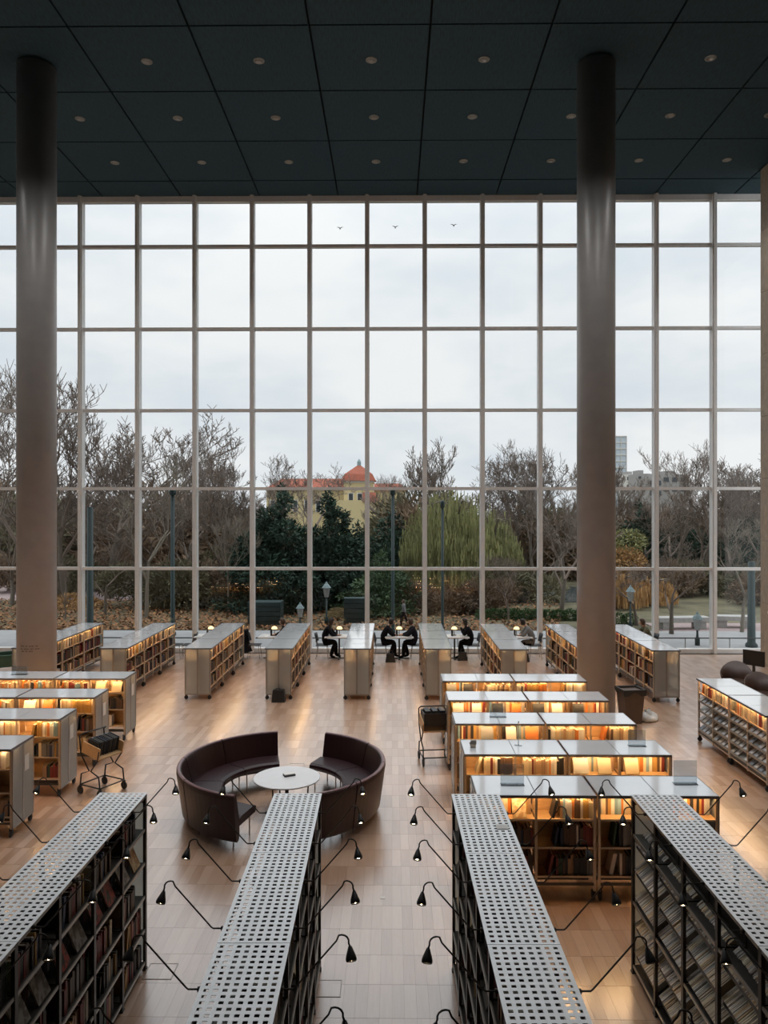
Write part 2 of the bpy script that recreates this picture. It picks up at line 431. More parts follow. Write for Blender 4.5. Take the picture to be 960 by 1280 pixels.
# ------------------------------------------------------------------ outside ground
tag(struct('ground', MB().box(-400, 400, WIN+.4, 700, -.3, -.06), M['ground']), 'leaf-strewn park ground outside')
tag(struct('terrace', MB().box(-40, 40, WIN+.12, 31.2, -.28, -.02), M['paving']), 'grey paved strip along the outside of the glazing')
tag(struct('park_path', MB().box(-60, -14.5, 42, 56, -.28, -.05), M['path']), 'pinkish gravel path in the park')
tag(struct('plaza', MB().box(11, 22, 31.2, 33.6, -.28, -.035), M['path']), 'reddish paved patch by the stone benches')
pond = MB(); pond.face([(7+6*math.cos(a*math.pi/10)*1.25, 46+5*math.sin(a*math.pi/10), -.03) for a in range(20)])
tag(struct('pond', pond, M['water']), 'still park pond reflecting the sky')

# ================================================================== BOOKS
PAL = {'black': (.016,.016,.018), 'dark red': (.16,.018,.016), 'dark blue': (.02,.035,.09), 'brown': (.09,.05,.03), 'cream': (.55,.45,.30),
       'white': (.62,.60,.56), 'grey': (.16,.16,.16), 'dark green': (.02,.06,.035), 'ochre': (.38,.22,.06), 'orange': (.50,.16,.03), 'light blue': (.18,.29,.36), 'tan': (.33,.21,.12)}
BOOKMAT = {k: mat('cover_'+k.replace(' ', '_'), v, .5, var=.2, scale=14) for k, v in PAL.items()}
def cover_mat(k, a, b):
    m = bpy.data.materials.new('printed_cover_'+k.replace(' ', '_')); m.use_nodes = True
    t = m.node_tree; n = t.nodes.new('ShaderNodeTexNoise'); n.inputs['Scale'].default_value = 3.2; n.inputs['Detail'].default_value = 3
    oi = t.nodes.new('ShaderNodeObjectInfo'); tcn = t.nodes.new('ShaderNodeTexCoord'); ad = t.nodes.new('ShaderNodeVectorMath'); ad.operation = 'ADD'
    sc = t.nodes.new('ShaderNodeVectorMath'); sc.operation = 'SCALE'; sc.inputs['Scale'].default_value = .07
    r = t.nodes.new('ShaderNodeValToRGB'); r.color_ramp.interpolation = 'EASE'
    r.color_ramp.elements[0].position = .42; r.color_ramp.elements[1].position = .56
    r.color_ramp.elements[0].color = tuple(a)+(1,); r.color_ramp.elements[1].color = tuple(b)+(1,)
    t.links.new(tcn.outputs['Object'], ad.inputs[0]); t.links.new(oi.outputs['Location'], sc.inputs[0]); t.links.new(sc.outputs[0], ad.inputs[1])
    t.links.new(ad.outputs[0], n.inputs['Vector']); t.links.new(n.outputs['Fac'], r.inputs['Fac'])
    t.links.new(r.outputs[0], t.nodes['Principled BSDF'].inputs['Base Color']); return m
COVER = {'white': cover_mat('white', (.62,.58,.5), (.2,.1,.07)), 'orange': cover_mat('orange', (.52,.22,.05), (.6,.42,.2)), 'green': cover_mat('green', (.12,.33,.05), (.03,.08,.02)),
         'cream': cover_mat('cream', (.6,.47,.28), (.42,.25,.12)), 'black': cover_mat('black', (.02,.02,.02), (.3,.04,.03)), 'grey': cover_mat('grey', (.26,.25,.23), (.12,.1,.09))}
def book_mesh(m):
    b = MB()
    b.box(-.5, -.38, -.5, .5, -.5, .5).box(.38, .5, -.5, .5, -.5, .5).box(-.38, .38, .42, .5, -.5, .5).box(-.38, .38, -.46, .42, -.47, .46, 1)
    return b.mesh('book', [m, M['pages']])
BMESH = {k: book_mesh(m) for k, m in BOOKMAT.items()}
CMESH = {k: book_mesh(m) for k, m in COVER.items()}
FAR = MB()                          # every book past the 300 that show largest
NBOOK = [0]
def put_book(Mx, t, d, h, colour, own, where, face=False):
    if own and NBOOK[0] < 300:
        NBOOK[0] += 1
        if face:
            o = link('book', CMESH[colour], None, Mx @ Matrix.Diagonal((t, d, h, 1)))
            lab = '%s face-out book %s' % (colour, where)
        else:
            o = link('book', BMESH[colour], None, Mx @ Matrix.Diagonal((t, d, h, 1)))
            lab = '%s book %s' % (colour, where)
        tag(o, lab, 'book', lab)
    else:
        c = PAL.get(colour) or {'green': (.12,.33,.05)}[colour]
        j = rnd.uniform(.75, 1.25); c = tuple(min(.8, x*j) for x in c)
        FAR.obox(Mx, t, d, h, 0, c, None, (.5,.44,.33))
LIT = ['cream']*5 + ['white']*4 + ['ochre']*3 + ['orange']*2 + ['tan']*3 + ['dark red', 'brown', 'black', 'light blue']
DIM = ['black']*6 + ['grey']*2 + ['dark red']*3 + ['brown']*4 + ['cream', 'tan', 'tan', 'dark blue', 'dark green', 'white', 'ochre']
def frame(n):
    n = Vector((n[0], n[1], 0)).normalized(); u = Vector((n.y, -n.x, 0)); return u, n
def fill(c, n, w, z, H, own, where, pal, style='row', fillf=.8, depth=.2):
    """a bay of books: c = centre of the shelf's front edge (x, y), n = outward normal, w = bay width"""
    u, n = frame(n); c = Vector((c[0], c[1], 0)); Zv = Vector((0, 0, 1))
    if style == 'face':
        k = max(2, int(w/.24)); s = -w/2 + .02
        for q in range(k):
            if rnd.random() > .88: continue
            h = min(H-.05, rnd.uniform(.22, .28)); bw = min(w/k-.02, rnd.uniform(.16, .22))
            tl = R(24)
            zz = (Zv*math.cos(tl) - n*math.sin(tl)); nn = n*math.cos(tl) + Zv*math.sin(tl)
            ctr = c + u*(-w/2 + (q+.5)*w/k) + Zv*(z+.012) - n*(.045) + zz*(h/2)
            # lying flat to the viewer: thickness along nn, width along u
            Mx = Matrix.Translation(ctr) @ Matrix(((nn.x, -u.x, zz.x, 0), (nn.y, -u.y, zz.y, 0), (nn.z, -u.z, zz.z, 0), (0,0,0,1)))
            put_book(Mx, .022, bw, h, rnd.choice(['white','orange','cream','cream','black','grey'] if pal is LIT else ['black','grey','cream','grey']), own, where, True)
        s = -w/2 + .01
        while s < w/2-.06:                    # spines standing behind
            t = rnd.uniform(.025, .05); h = min(H-.03, rnd.uniform(.2, .3))
            Mx = Matrix.Translation(c + u*(s+t/2) - n*(.235) + Zv*(z+h/2)) @ Matrix(((u.x, n.x, 0, 0), (u.y, n.y, 0, 0), (0,0,1,0), (0,0,0,1)))
            put_book(Mx, t*.96, .12, h, rnd.choice(pal), False, where); s += t
        return
    s = -w/2 + .008 + (rnd.uniform(0, w*(1-fillf)) if rnd.random() < .35 else 0)
    end = min(w/2-.02, s + w*fillf*rnd.uniform(.75, 1.2)); base_h = rnd.uniform(.2, .27); colour = rnd.choice(pal)
    while s < end-.03:
        if rnd.random() < .62: colour = rnd.choice(pal)
        t = rnd.uniform(.022, .05); h = min(H-.025, base_h*rnd.uniform(.84, 1.14)); dd = min(depth, h*.75)
        lean = 0
        if s + t*2.4 > end and end < w/2-.08 and rnd.random() < .7: lean = R(rnd.uniform(8, 16))
        ctr = c + u*(s+t/2 - math.sin(lean)*h/2) - n*(.035+dd/2+rnd.uniform(0, .02)) + Zv*(z+h/2*math.cos(lean)+t/2*math.sin(lean))
        if lean: ctr = ctr + u*(t*.5+math.sin(lean)*h)
        uu = u*math.cos(lean) + Zv*math.sin(lean); zz = Zv*math.cos(lean) - u*math.sin(lean)
        Mx = Matrix.Translation(ctr) @ Matrix(((uu.x, n.x, zz.x, 0), (uu.y, n.y, zz.y, 0), (uu.z, n.z, zz.z, 0), (0,0,0,1)))
        put_book(Mx, t*.95, dd, h, colour, own, where); s += t
        if lean: break

# ================================================================== TALL PERFORATED BOOKCASES
BAY = .70; TW = .48; TH = 1.85; FARY = 8.05
def perforated(W, L, nx, ny, hx, hy, th):
    px, py = (W-.03)/nx, (L-.02)/ny
    xs = [0]; 
    for i in range(nx): c = .015+(i+.5)*px; xs += [c-hx/2, c+hx/2]
    xs.append(W); ys = [0]
    for j in range(ny): c = .01+(j+.5)*py; ys += [c-hy/2, c+hy/2]
    ys.append(L); m = MB(); nX, nY = len(xs), len(ys)
    for z in (th, 0):
        for y in ys:
            for x in xs: m.v.append((x-W/2, y, z))
    o = nX*nY
    def add(q): m.f.append(q); m.m.append(0); m.c.append(None)
    for j in range(nY-1):
        for i in range(nX-1):
            a, b, c, d = j*nX+i, j*nX+i+1, (j+1)*nX+i+1, (j+1)*nX+i
            if i % 2 and j % 2:
                add((a, b, b+o, a+o)); add((b, c, c+o, b+o)); add((c, d, d+o, c+o)); add((d, a, a+o, d+o))
            else:
                add((a, b, c, d)); add((d+o, c+o, b+o, a+o))
    for i in range(nX-1):
        add((i+1, i, i+o, i+1+o)); k = (nY-1)*nX+i; add((k, k+1, k+1+o, k+o))
    for j in range(nY-1):
        k = j*nX; add((k, k+nX, k+nX+o, k+o)); k += nX-1; add((k+nX, k, k+o, k+nX+o))
    return m
PERF = perforated(TW+.02, 1.394, 8, 23, .031, .028, .003).mesh('perforated_top', M['perf'])
T_post = MB().box(-.014, .014, -.022, .022, 0, TH-.02).box(-.02, .02, -.03, .03, 0, .015).mesh('post', M['steel'])
T_shelf = MB().box(-TW/2+.014, TW/2-.014, .014, BAY-.014, -.012, .0).box(TW/2-.016, TW/2-.004, .022, BAY-.022, -.014, .014, 1).box(-TW/2+.004, -TW/2+.016, .022, BAY-.022, -.014, .014, 1).mesh('shelf_board', [M['steel'], M['steel_light']])
T_rail = MB().box(-.010, .010, .022, BAY-.022, -.03, .0).box(.004, .012, .022, BAY-.022, -.036, -.028).mesh('top_rail', M['steel_light'])
T_back = MB().box(-.006, .006, .012, BAY-.012, .05, TH-.08).mesh('divider', M['black_panel'])
T_end = MB().box(-TW/2+.03, TW/2-.03, -.004, .004, .06, TH-.06).mesh('end_panel', M['frost'])
TZS = [.08, .42, .77, 1.12, 1.47]
# reading lamp prototype
def hook(n=7):
    pts = [(0,0,0), (.07,0,0), (.085,0,.012)]
    pts += [(.34, 0, .30)]
    for k in range(1, n):
        a = R(138 - k*25); pts.append((.372+.045*math.cos(a), 0, .296+.042*math.sin(a)))
    pts.append((.425, 0, .262)); return pts
L_arm = MB().tube(hook(), .0058, 6).lathe([(.016, -.012), (.016, .012)], 8, M=Matrix.Rotation(R(90), 4, 'Y')).mesh('lamp_arm', M['steel'], True)
L_shade, L_bulb = {}, {}
for sd in (-1, 1):                       # mouths tip toward the gallery on both sides of a case
    SHM = Matrix.Translation((.426, 0, .246)) @ Matrix.Rotation(R(-38*sd), 4, 'X') @ Matrix.Rotation(R(-8), 4, 'Y')
    L_shade[sd] = MB().lathe([(.007, .022), (.012, .016), (.020, -.006), (.030, -.032), (.0345, -.05), (.033, -.062), (.029, -.066), (.027, -.058), (.015, -.02)], 16, M=SHM).mesh('lamp_shade', M['black'], True)
    L_bulb[sd] = MB().lathe([(.004, -.02), (.018, -.036), (.022, -.056), (.014, -.069), (.003, -.073)], 10, M=SHM @ Matrix.Diagonal((.8, .8, .85, 1))).mesh('bulb', M['bulb'], True)
def reading_lamp(x, y, z, side, yaw, label):
    e = empty('reading_lamp', (x, y, z), (0 if side > 0 else math.pi)+yaw, label, 'lamp', label)
    link('lamp_arm', L_arm, e); s = link('lamp_shade', L_shade[side], e); link('bulb', L_bulb[side], s)
TALL = [  # x centre, turn, label, short name, names of the two sides
 (-2.82, 0, 'tall dark steel bookcase with perforated grey top and large face-out books', 'face-out bookcase', ('lit-row side', 'sofa side')),
 (-.985, R(.75), 'tall dark steel bookcase with perforated grey top ending at the round white table', 'round-table bookcase', ('sofa side', 'centre-aisle side')),
 (.87, R(.6), 'tall dark steel bookcase with a white slip on its perforated grey top', 'white-slip bookcase', ('centre-aisle side', 'disc-rack side')),
 (2.74, 0, 'tall dark steel rack with perforated grey top holding tilted trays of disc cases', 'tall disc rack', ('white-slip-bookcase side', 'stone-wall side'))]
NUM = ['first', 'second', 'third', 'fourth', 'fifth', 'sixth', 'seventh']
NB = 7
for ci, (cx, rz, lab, where, sides) in enumerate(TALL):
    root = empty('rack' if ci == 3 else 'bookcase', (cx, FARY, 0), rz, lab, 'rack' if ci == 3 else 'bookcase')
    for k in range(NB+1):
        for s in (-1, 1): link('post', T_post, root, Matrix.Translation((s*(TW/2-.014), -k*BAY - (.014 if k == 0 else -.014 if k == NB else 0), 0)))
    for k in range(NB):
        y0 = -(k+1)*BAY
        link('divider', T_back, root, Matrix.Translation((0, y0, 0)))
        for s in (-1, 1): link('top_rail', T_rail, root, Matrix.Translation((s*(TW/2-.012), y0, TH-.004)) @ Matrix.Rotation(math.pi if s < 0 else 0, 4, 'Z') @ Matrix.Translation((0, 0 if s > 0 else -BAY, 0)))
        for z in TZS:
            if ci == 3 and z > .1: 
                link('shelf_board', T_shelf, root, Matrix.Translation((.0, y0, z-.03)) @ Matrix.Diagonal((.999, 1, 1, 1))) if z in (TZS[4], TZS[2]) else None
            else: link('shelf_board', T_shelf, root, Matrix.Translation((0, y0, z)))
    for k in range(4):
        L = 1.394 if k < 3 else .694
        link('perforated_top', PERF, root, Matrix.Translation((0, -(k+1)*1.4 if k < 3 else -NB*BAY, TH-.003)) @ Matrix.Diagonal((1, L/1.394, 1, 1)))
    link('end_panel', T_end, root, Matrix.Translation((0, .04, 0)))
    for s in (-1, 1):
        link('end_bracket', MB().box(-.012, .012, -.03, .05, 0, .02).mesh('end_bracket', M['steel']), root, Matrix.Translation((s*(TW/2-.04), 0, TH-.1)))
        for k in range(6):
            v = Matrix.Rotation(rz, 4, 'Z') @ Vector((s*(TW/2+.016), -.48-.7*k, 0))
            reading_lamp(cx+v.x, FARY+v.y, TH-.02, s, rz, 'black hooked reading lamp, %s from the frosted end, %s of the %s' % (NUM[k], sides[(s+1)//2], where))
    # contents of the face the gallery sees
    if ci < 3:
        s = 1 if ci < 2 else -1
        for k in range(NB-1):
            for li, z in enumerate(TZS):
                H = .33
                v = Matrix.Rotation(rz, 4, 'Z') @ Vector((s*(TW/2), -(k+.5)*BAY, 0))
                n = Matrix.Rotation(rz, 4, 'Z') @ Vector((s, 0, 0))
                own = ci == 0 and k < 5 and not (k == 4 and li < 2)
                st = 'face' if (li == 3 and rnd.random() < .85) or (li == 2 and rnd.random() < .12) else 'row'
                fill((cx+v.x, FARY+v.y), (n.x, n.y), BAY-.05, z, H, own, 'on %s shelf up, %s bay from frosted end, %s' % (NUM[li], NUM[k], where), DIM, st, .72)
# disc trays of the rack
D_tray = MB().hexa([(0,-.32,.0),(.165,-.32,-.135),(.165,.32,-.135),(0,.32,.0),(0,-.32,.01),(.165,-.32,-.125),(.165,.32,-.125),(0,.32,.01)]).box(.16,.168,-.32,.32,-.135,-.10).mesh('disc_tray', M['steel'])
discs = MB()
DISC = [(.80,.66,.46), (.82,.74,.60), (.72,.69,.64), (.62,.60,.57), (.78,.71,.60), (.55,.53,.52), (.70,.58,.42), (.84,.80,.74), (.45,.40,.36), (.66,.50,.30)]
rack = [o for o in col.objects if o.get('label') == TALL[3][2]][0]
for k in range(NB):
    for li in range(5):
        z = 1.44 - li*.285
        yc = -(k+.5)*BAY
        Mx = Matrix.Translation((-.03, yc, z)) @ Matrix.Rotation(math.pi, 4, 'Z')
        link('disc_tray', D_tray, rack, Mx)
        Mw = Matrix.Translation((2.74, FARY, 0)) @ Mx
        y = -.31; tone = rnd.choice(DISC); gap = rnd.uniform(-.1, .3)
        while y < .30:
            if rnd.random() < .03 or abs(y-gap) < .006: y += .02
            if rnd.random() < .35: tone = rnd.choice(DISC)
            j = rnd.uniform(.8, 1.15); hh = rnd.uniform(.05, .06)
            p = [(.02, 0, -.004), (.155, 0, -.114), (.155+hh*.63, 0, -.114+hh*.77), (.02+hh*.63, 0, -.004+hh*.77)]
            q = [Mw @ Vector((a, y, c)) for a, b, c in p] + [Mw @ Vector((a, y+.0085, c)) for a, b, c in p]
            discs.hexa(q, 0, tuple(x*j for x in tone)); y += .0115
tag(discs.build('disc_cases', attr_mat('disc_case_edges', .35)), 'densely packed pale disc cases filling the tilted trays of the tall rack', 'disc cases', kind='stuff')
tag(MB().box(-.055, .055, -.05, .05, 0, .004).build('paper_slip', M['paper']), 'small white paper slip lying on a perforated bookcase top', 'paper').location = (1.03, 7.2, TH+.001)

# ================================================================== LOW LIT BOOKCASES
UL = 1.48; UW = .66; UH = 1.31
LZ = [.30, .655, 1.0]
def low_unit_meshes():
    d = {}
    d['post'] = MB().box(-.016, .016, -.016, .016, .12, UH-.03).mesh('post', M['post'])
    d['shelf'] = MB().box(-UL/4+.014, UL/4-.014, -UW/2+.02, UW/2-.02, -.018, 0).box(-UL/4+.014, UL/4-.014, -UW/2+.012, -UW/2+.02, -.02, .004, 1).box(-UL/4+.014, UL/4-.014, UW/2-.02, UW/2-.012, -.02, .004, 1).mesh('shelf_board', [M['birch'], M['post']])
    d['divider'] = MB().box(-UL/4+.012, UL/4-.012, -.008, .008, .3, UH-.03).mesh('divider', M['birch'])
    d['top'] = MB().box(-UL/4+.006, UL/4-.006, -UW/2-.02, UW/2+.02, 0, .02).mesh('glass_top', M['top'])
    f = MB(); hl, hw = UL/2-.002, UW/2+.034
    f.box(-hl, hl, -hw, -hw+.016, -.012, .021).box(-hl, hl, hw-.016, hw, -.012, .021).box(-hl, -hl+.009, -hw, hw, -.012, .021).box(hl-.009, hl, -hw, hw, -.012, .021).box(-.005, .005, -hw, hw, -.012, .019)
    d['frame'] = f.mesh('top_frame', M['top_edge'])
    d['tube'] = MB().tube([(-UL/2+.06, 0, 0), (UL/2-.06, 0, 0)], .008, 6).mesh('light_tube', M['tube'])
    d['tube_soft'] = MB().tube([(-UL/2+.06, 0, 0), (UL/2-.06, 0, 0)], .008, 6).mesh('light_tube', M['tube_soft'])
    c = MB(); c.lathe([(.045, -.016), (.05, -.01), (.05, .01), (.045, .016)], 12, M=Matrix.Translation((0, 0, .05)) @ Matrix.Rotation(R(90), 4, 'Y'))
    c.box(-.024, -.018, -.02, .02, .05, .115).box(.018, .024, -.02, .02, .05, .115).box(-.024, .024, -.022, .022, .108, .125)
    d['caster'] = c.mesh('caster', M['rubber'])
    d['end'] = MB().box(-.005, .005, -UW/2+.03, -.02, .14, UH-.03).box(-.005, .005, .02, UW/2-.03, .14, UH-.03).mesh('end_panel', M['frost'])
    e = MB().box(-.009, .009, -UW/2, -UW/2+.03, .12, UH-.03).box(-.009, .009, UW/2-.03, UW/2, .12, UH-.03).box(-.009, .009, -.02, .02, .14, UH-.03).box(-.009, .009, -UW/2, UW/2, .12, .15)
    d['endframe'] = e.mesh('end_frame', M['steel_light'])
    d['base'] = MB().box(-UL/2+.02, UL/2-.02, -.03, .03, .12, .15).box(-UL/2+.02, UL/2-.02, -UW/2, -UW/2+.02, .19, .22).box(-UL/2+.02, UL/2-.02, UW/2-.02, UW/2, .19, .22).mesh('base_rail', M['steel'])
    d['label'] = MB().box(-.002, .002, -.14, .0, -.12, .12).mesh('end_notice', M['paper'])
    return d
LM = low_unit_meshes()
def low_unit(name, x, y, rz, label, group=None, ends=(False, False), notice=False, shelves=LZ, div=True, tube='tube'):
    r = empty(name, (x, y, 0), rz, label, 'bookcase' if name == 'low_bookcase' else 'rack', group)
    T = Matrix.Translation
    for a in (-UL/2+.018, 0, UL/2-.018):
        for s in (-1, 1): link('post', LM['post'], r, T((a, s*(UW/2-.016), 0)))
    for a in (-UL/4, UL/4):
        for z in shelves: link('shelf_board', LM['shelf'], r, T((a, 0, z)))
        if div: link('divider', LM['divider'], r, T((a, 0, 0)))
        link('glass_top', LM['top'], r, T((a, 0, UH-.02)))
    link('top_frame', LM['frame'], r, T((0, 0, UH-.02)))
    link('base_rail', LM['base'], r)
    for s in (-1, 1):
        link('light_tube', LM[tube], r, T((0, s*(UW/2-.02), UH-.034)))
        for a in (-UL/2+.03, UL/2-.03): link('caster', LM['caster'], r, T((a, s*(UW/2-.03), 0)))
    for k, e in enumerate(ends):
        if e:
            a = (-1, 1)[k]*(UL/2+.006)
            link('end_panel', LM['end'], r, T((a, 0, 0))); link('end_frame', LM['endframe'], r, T((a, 0, 0)))
            if notice: link('end_notice', LM['label'], r, T((a+(-1,1)[k]*.012, .16, .98)))
    return r
ORD = ['first', 'second', 'third', 'fourth', 'fifth']
# right group: five rows facing the gallery
ROWF = [9.5, 11.1, 12.7, 14.28, 15.9]
for ri, yf in enumerate(ROWF):
    for k in range(2):
        xc = 1.04 + UL*(k+.5) + .02*k
        low_unit('low_bookcase', xc, yf+UW/2, 0, 'lit low bookcase, %s row from the tall disc rack, %s' % (ORD[ri], 'half nearer the sofa' if k == 0 else 'half nearer the brown bin'),
                 'lit low bookcases in rows by the disc rack', (k == 0, k == 1))
        for b in (-1, 1):
            for li, z in enumerate(LZ):
                wh = 'on %s shelf, %s bay from sofa, %s lit row from disc rack' % (('bottom', 'middle', 'top')[li], NUM[k*2+(b+1)//2], ORD[ri])
                if li == 2:
                    st = 'face' if rnd.random() < .55 else 'row'
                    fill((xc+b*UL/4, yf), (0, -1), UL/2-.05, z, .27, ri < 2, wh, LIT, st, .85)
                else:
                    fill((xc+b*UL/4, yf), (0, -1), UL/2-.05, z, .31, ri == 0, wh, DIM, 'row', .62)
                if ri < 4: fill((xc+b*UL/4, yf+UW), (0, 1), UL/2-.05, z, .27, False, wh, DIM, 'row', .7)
# left group: four rows
for ri, yf in enumerate((11.26, 12.9, 14.42, 16.05)):
    for k in range(3 if ri == 3 else 2):
        xc = -5.6 - UL*(k+.5) - .02*k
        if X(0, yf) > xc + UL/2 + .1: continue
        low_unit('low_bookcase', xc, yf+UW/2, 0, 'lit low bookcase, %s row before the lettered column, %s unit from the sofa aisle' % (ORD[3-ri], ORD[k]),
                 'lit low bookcases in rows by the lettered column', (False, k == 0), True)
        for b in (-1, 1):
            for li, z in enumerate(LZ):
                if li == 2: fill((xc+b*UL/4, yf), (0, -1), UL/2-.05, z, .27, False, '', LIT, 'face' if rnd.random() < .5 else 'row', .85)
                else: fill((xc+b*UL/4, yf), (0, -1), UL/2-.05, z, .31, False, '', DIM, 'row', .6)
# window rows: nine rows standing end-on to the glass, three units each
WROW = [(-9.42, 'behind the lettered column'), (-7.15, 'first row past the lettered column'), (-4.98, 'second row past the lettered column'), (-2.9, 'third row past the lettered column'), (-.9, 'row between long-haired and hunched readers'),
        (1.18, 'row behind the reader in the dark dress'), (3.1, 'row beside the reader in the grey coat'), (5.12, 'row half hidden by the plain column'), (6.92, 'row beside the brown bin')]
WROW = [(x, l.replace('bearded reader', 'hunched reader')) for x, l in WROW]
for wi, (xc, l) in enumerate(WROW):
    y0 = 19.62 - .06*max(0, wi-5)
    for k in range(3):
        yc = y0 + UL*(k+.5) + .01*k
        low_unit('low_bookcase', xc, yc, R(90), 'low bookcase end-on to the glazing, %s, %s' % (l, ('aisle-end unit', 'middle unit', 'window-end unit')[k]), 'low bookcases set end-on to the glazing', (k == 0, k == 2), tube='tube_soft')
        s = 1 if xc < 0 else -1
        for b in (-1, 1):
            for li, z in enumerate(LZ):
                fill((xc+s*UW/2, yc+b*UL/4), (s, 0), UL/2-.05, z, .30, False, '', LIT[:12]+DIM if li == 2 else DIM, 'row', .85)
# ------------------------------------------------------------------ periodical rack by the stone wall
G_tray = MB().hexa([(-.34,0,0),(.34,0,0),(.34,.17,.13),(-.34,.17,.13),(-.34,0,.01),(.34,0,.01),(.34,.17,.14),(-.34,.17,.14)]).box(-.34, .34, -.008, 0, -.005, .035).mesh('display_tray', M['steel_light'])
CASE = MB().box(-.07, .07, 0, .185, 0, .02).box(-.06, .06, .015, .17, .02, .0215, 1)
CASEM = [CASE.mesh('disc_case', [M['steel_light'], mat('case_print_%d' % i, c, .3, var=.5, scale=20)]) for i, c in enumerate(((.5,.53,.57), (.38,.42,.47), (.6,.6,.6), (.26,.3,.36), (.5,.45,.38)))]
for k in range(2):
    yc = 15.45 - UL*k - .02*k
    r = low_unit('display_rack', 6.42+UW/2, yc, R(-90), 'low lit display rack of tilted disc cases by tub chairs, %s' % ('window-end unit' if k == 0 else 'unit away from window'), 'low display racks by the tub chairs', (k == 1, k == 0), False, [.16, 1.02])
    for b in (-1, 1):
        yb = yc + b*UL/4
        fill((6.42, yb), (-1, 0), UL/2-.05, 1.02, .26, False, '', LIT, 'row', .98)
        for li in range(4):
            z = .24 + li*.2
            link('display_tray', G_tray, r, Matrix.Translation((-b*UL/4, -UW/2+.0, z)))
            Mw = Matrix.Translation((6.42, yb, z)) @ Matrix.Rotation(R(-90), 4, 'Z')
            for q in range(4):
                if rnd.random() < .08: continue
                ck = rnd.randrange(5); o = link('disc_case', CASEM[ck], None, Mw @ Matrix.Translation((-.255+q*.17+rnd.uniform(-.006, .006), .005, .0135)) @ Matrix.Rotation(R(37.4), 4, 'X'))
                lab = 'tilted %s disc case, %s tray up, %s bay from window, low display rack' % (('grey-blue', 'slate', 'white', 'dark slate', 'beige')[ck], NUM[li], NUM[k*2+(1-b)//2])
                tag(o, lab, 'disc case', lab)
print('own books', NBOOK[0])
tag(FAR.build('far_books', attr_mat('far_book_covers', .55)), 'rows of many small books filling the other shelves', 'books', kind='stuff')

# ================================================================== CURVED SOFAS AND ROUND TABLE
SC = Vector((-1.76, 12.35, 0)); SR = 1.66
def arc_prism(a0, a1, prof, n=10, mi=0):
    """sweep an (r, z) outline round the sofa centre"""
    m = MB(); k = len(prof)
    for i in range(n+1):
        a = a0 + (a1-a0)*i/n
        for r, z in prof: m.v.append((r*math.cos(a), r*math.sin(a), z))
    for i in range(n):
        for j in range(k):
            m.f.append((i*k+j, i*k+(j+1) % k, (i+1)*k+(j+1) % k, (i+1)*k+j)); m.m.append(mi); m.c.append(None)
    m.f.append(tuple(reversed(range(k)))); m.f.append(tuple(n*k+j for j in range(k))); m.m += [mi]*2; m.c += [None]*2
    return m
BACKP = [(1.50, .13), (1.545, .11), (1.57, .14), (1.655, .74), (1.655, .79), (1.635, .81), (1.585, .80), (1.57, .76), (1.48, .42), (1.475, .2)]
SEATP = [(.98, .34), (1.49, .32), (1.49, .42), (1.40, .445), (1.02, .45), (.965, .43), (.95, .39)]
def sofa(label, a0, a1, nseg):
    e = empty('curved_sofa', SC, 0, label, 'sofa', None)
    for i in range(nseg):
        b0 = a0+(a1-a0)*i/nseg; b1 = a0+(a1-a0)*(i+1)/nseg; g = .006
        bk = arc_prism(b0+g, b1-g, BACKP).build('backrest', M['leather'], e, False)
        arc_prism(b0+g, b1-g, [(1.648, .785), (1.648, .812), (1.628, .822), (1.60, .812), (1.598, .79)]).build('rim_highlight', M['leather_highlight'], bk)  # pale strip along the back's top edge carries the painted window highlight
        arc_prism(b0+g, b1-g, SEATP).build('seat', M['leather'], e)
        for r in (1.02, 1.46):
            for a in (b0+.08, b1-.08):
                MB().tube([(r*math.cos(a), r*math.sin(a), 0), (r*math.cos(a), r*math.sin(a), .34)], .011, 8).build('leg', M['chrome'], e)
    return e
sofa('dark red leather curved sofa of four segments, open toward the round table, longer exposed', R(101), R(254), 4)['label'] = 'dark red leather curved sofa whose seat end shows beside the hooked lamps'
sofa('dark red leather curved sofa with its back toward the wheeled book trolley aisle', R(-78), R(70), 4)['label'] = 'dark red leather curved sofa partly hidden behind the tall bookcase end'
t = empty('round_table', (-1.69, 12.32, 0), 0, 'low round white table between two curved sofas', 'table')
MB().lathe([(.525, .52), (.535, .525), (.535, .54), (.525, .545)], 56).build('table_top', M['table_white'], t)
MB().lathe([(.03, .02), (.03, .52)], 16).build('stem', M['steel'], t, True)
MB().lathe([(.26, 0), (.26, .012), (.05, .03)], 32).build('base_plate', M['steel'], t)
for a in (20, 140, 260):
    MB().tube([(.33*math.cos(R(a)), .33*math.sin(R(a)), 0), (.36*math.cos(R(a)), .36*math.sin(R(a)), .52)], .012, 8).build('leg', M['steel'], t)
bx = empty('card_box', (-1.66, 12.38, .545), R(25), 'small black and white box lying on the round table', 'box')
MB().box(-.09, .09, -.055, .055, 0, .028).build('tray', M['black'], bx); MB().box(-.085, .085, -.05, .05, .028, .04).build('lid', M['paper'], bx)
wire = MB().tube([(-1.18, 12.0, .008), (-.95, 11.9, .008), (-.7, 12.02, .008), (-.3, 12.2, .008)], .006, 5)
tag(wire.build('cable', M['steel']), 'thin grey cable on the floor by the round table', 'cable')
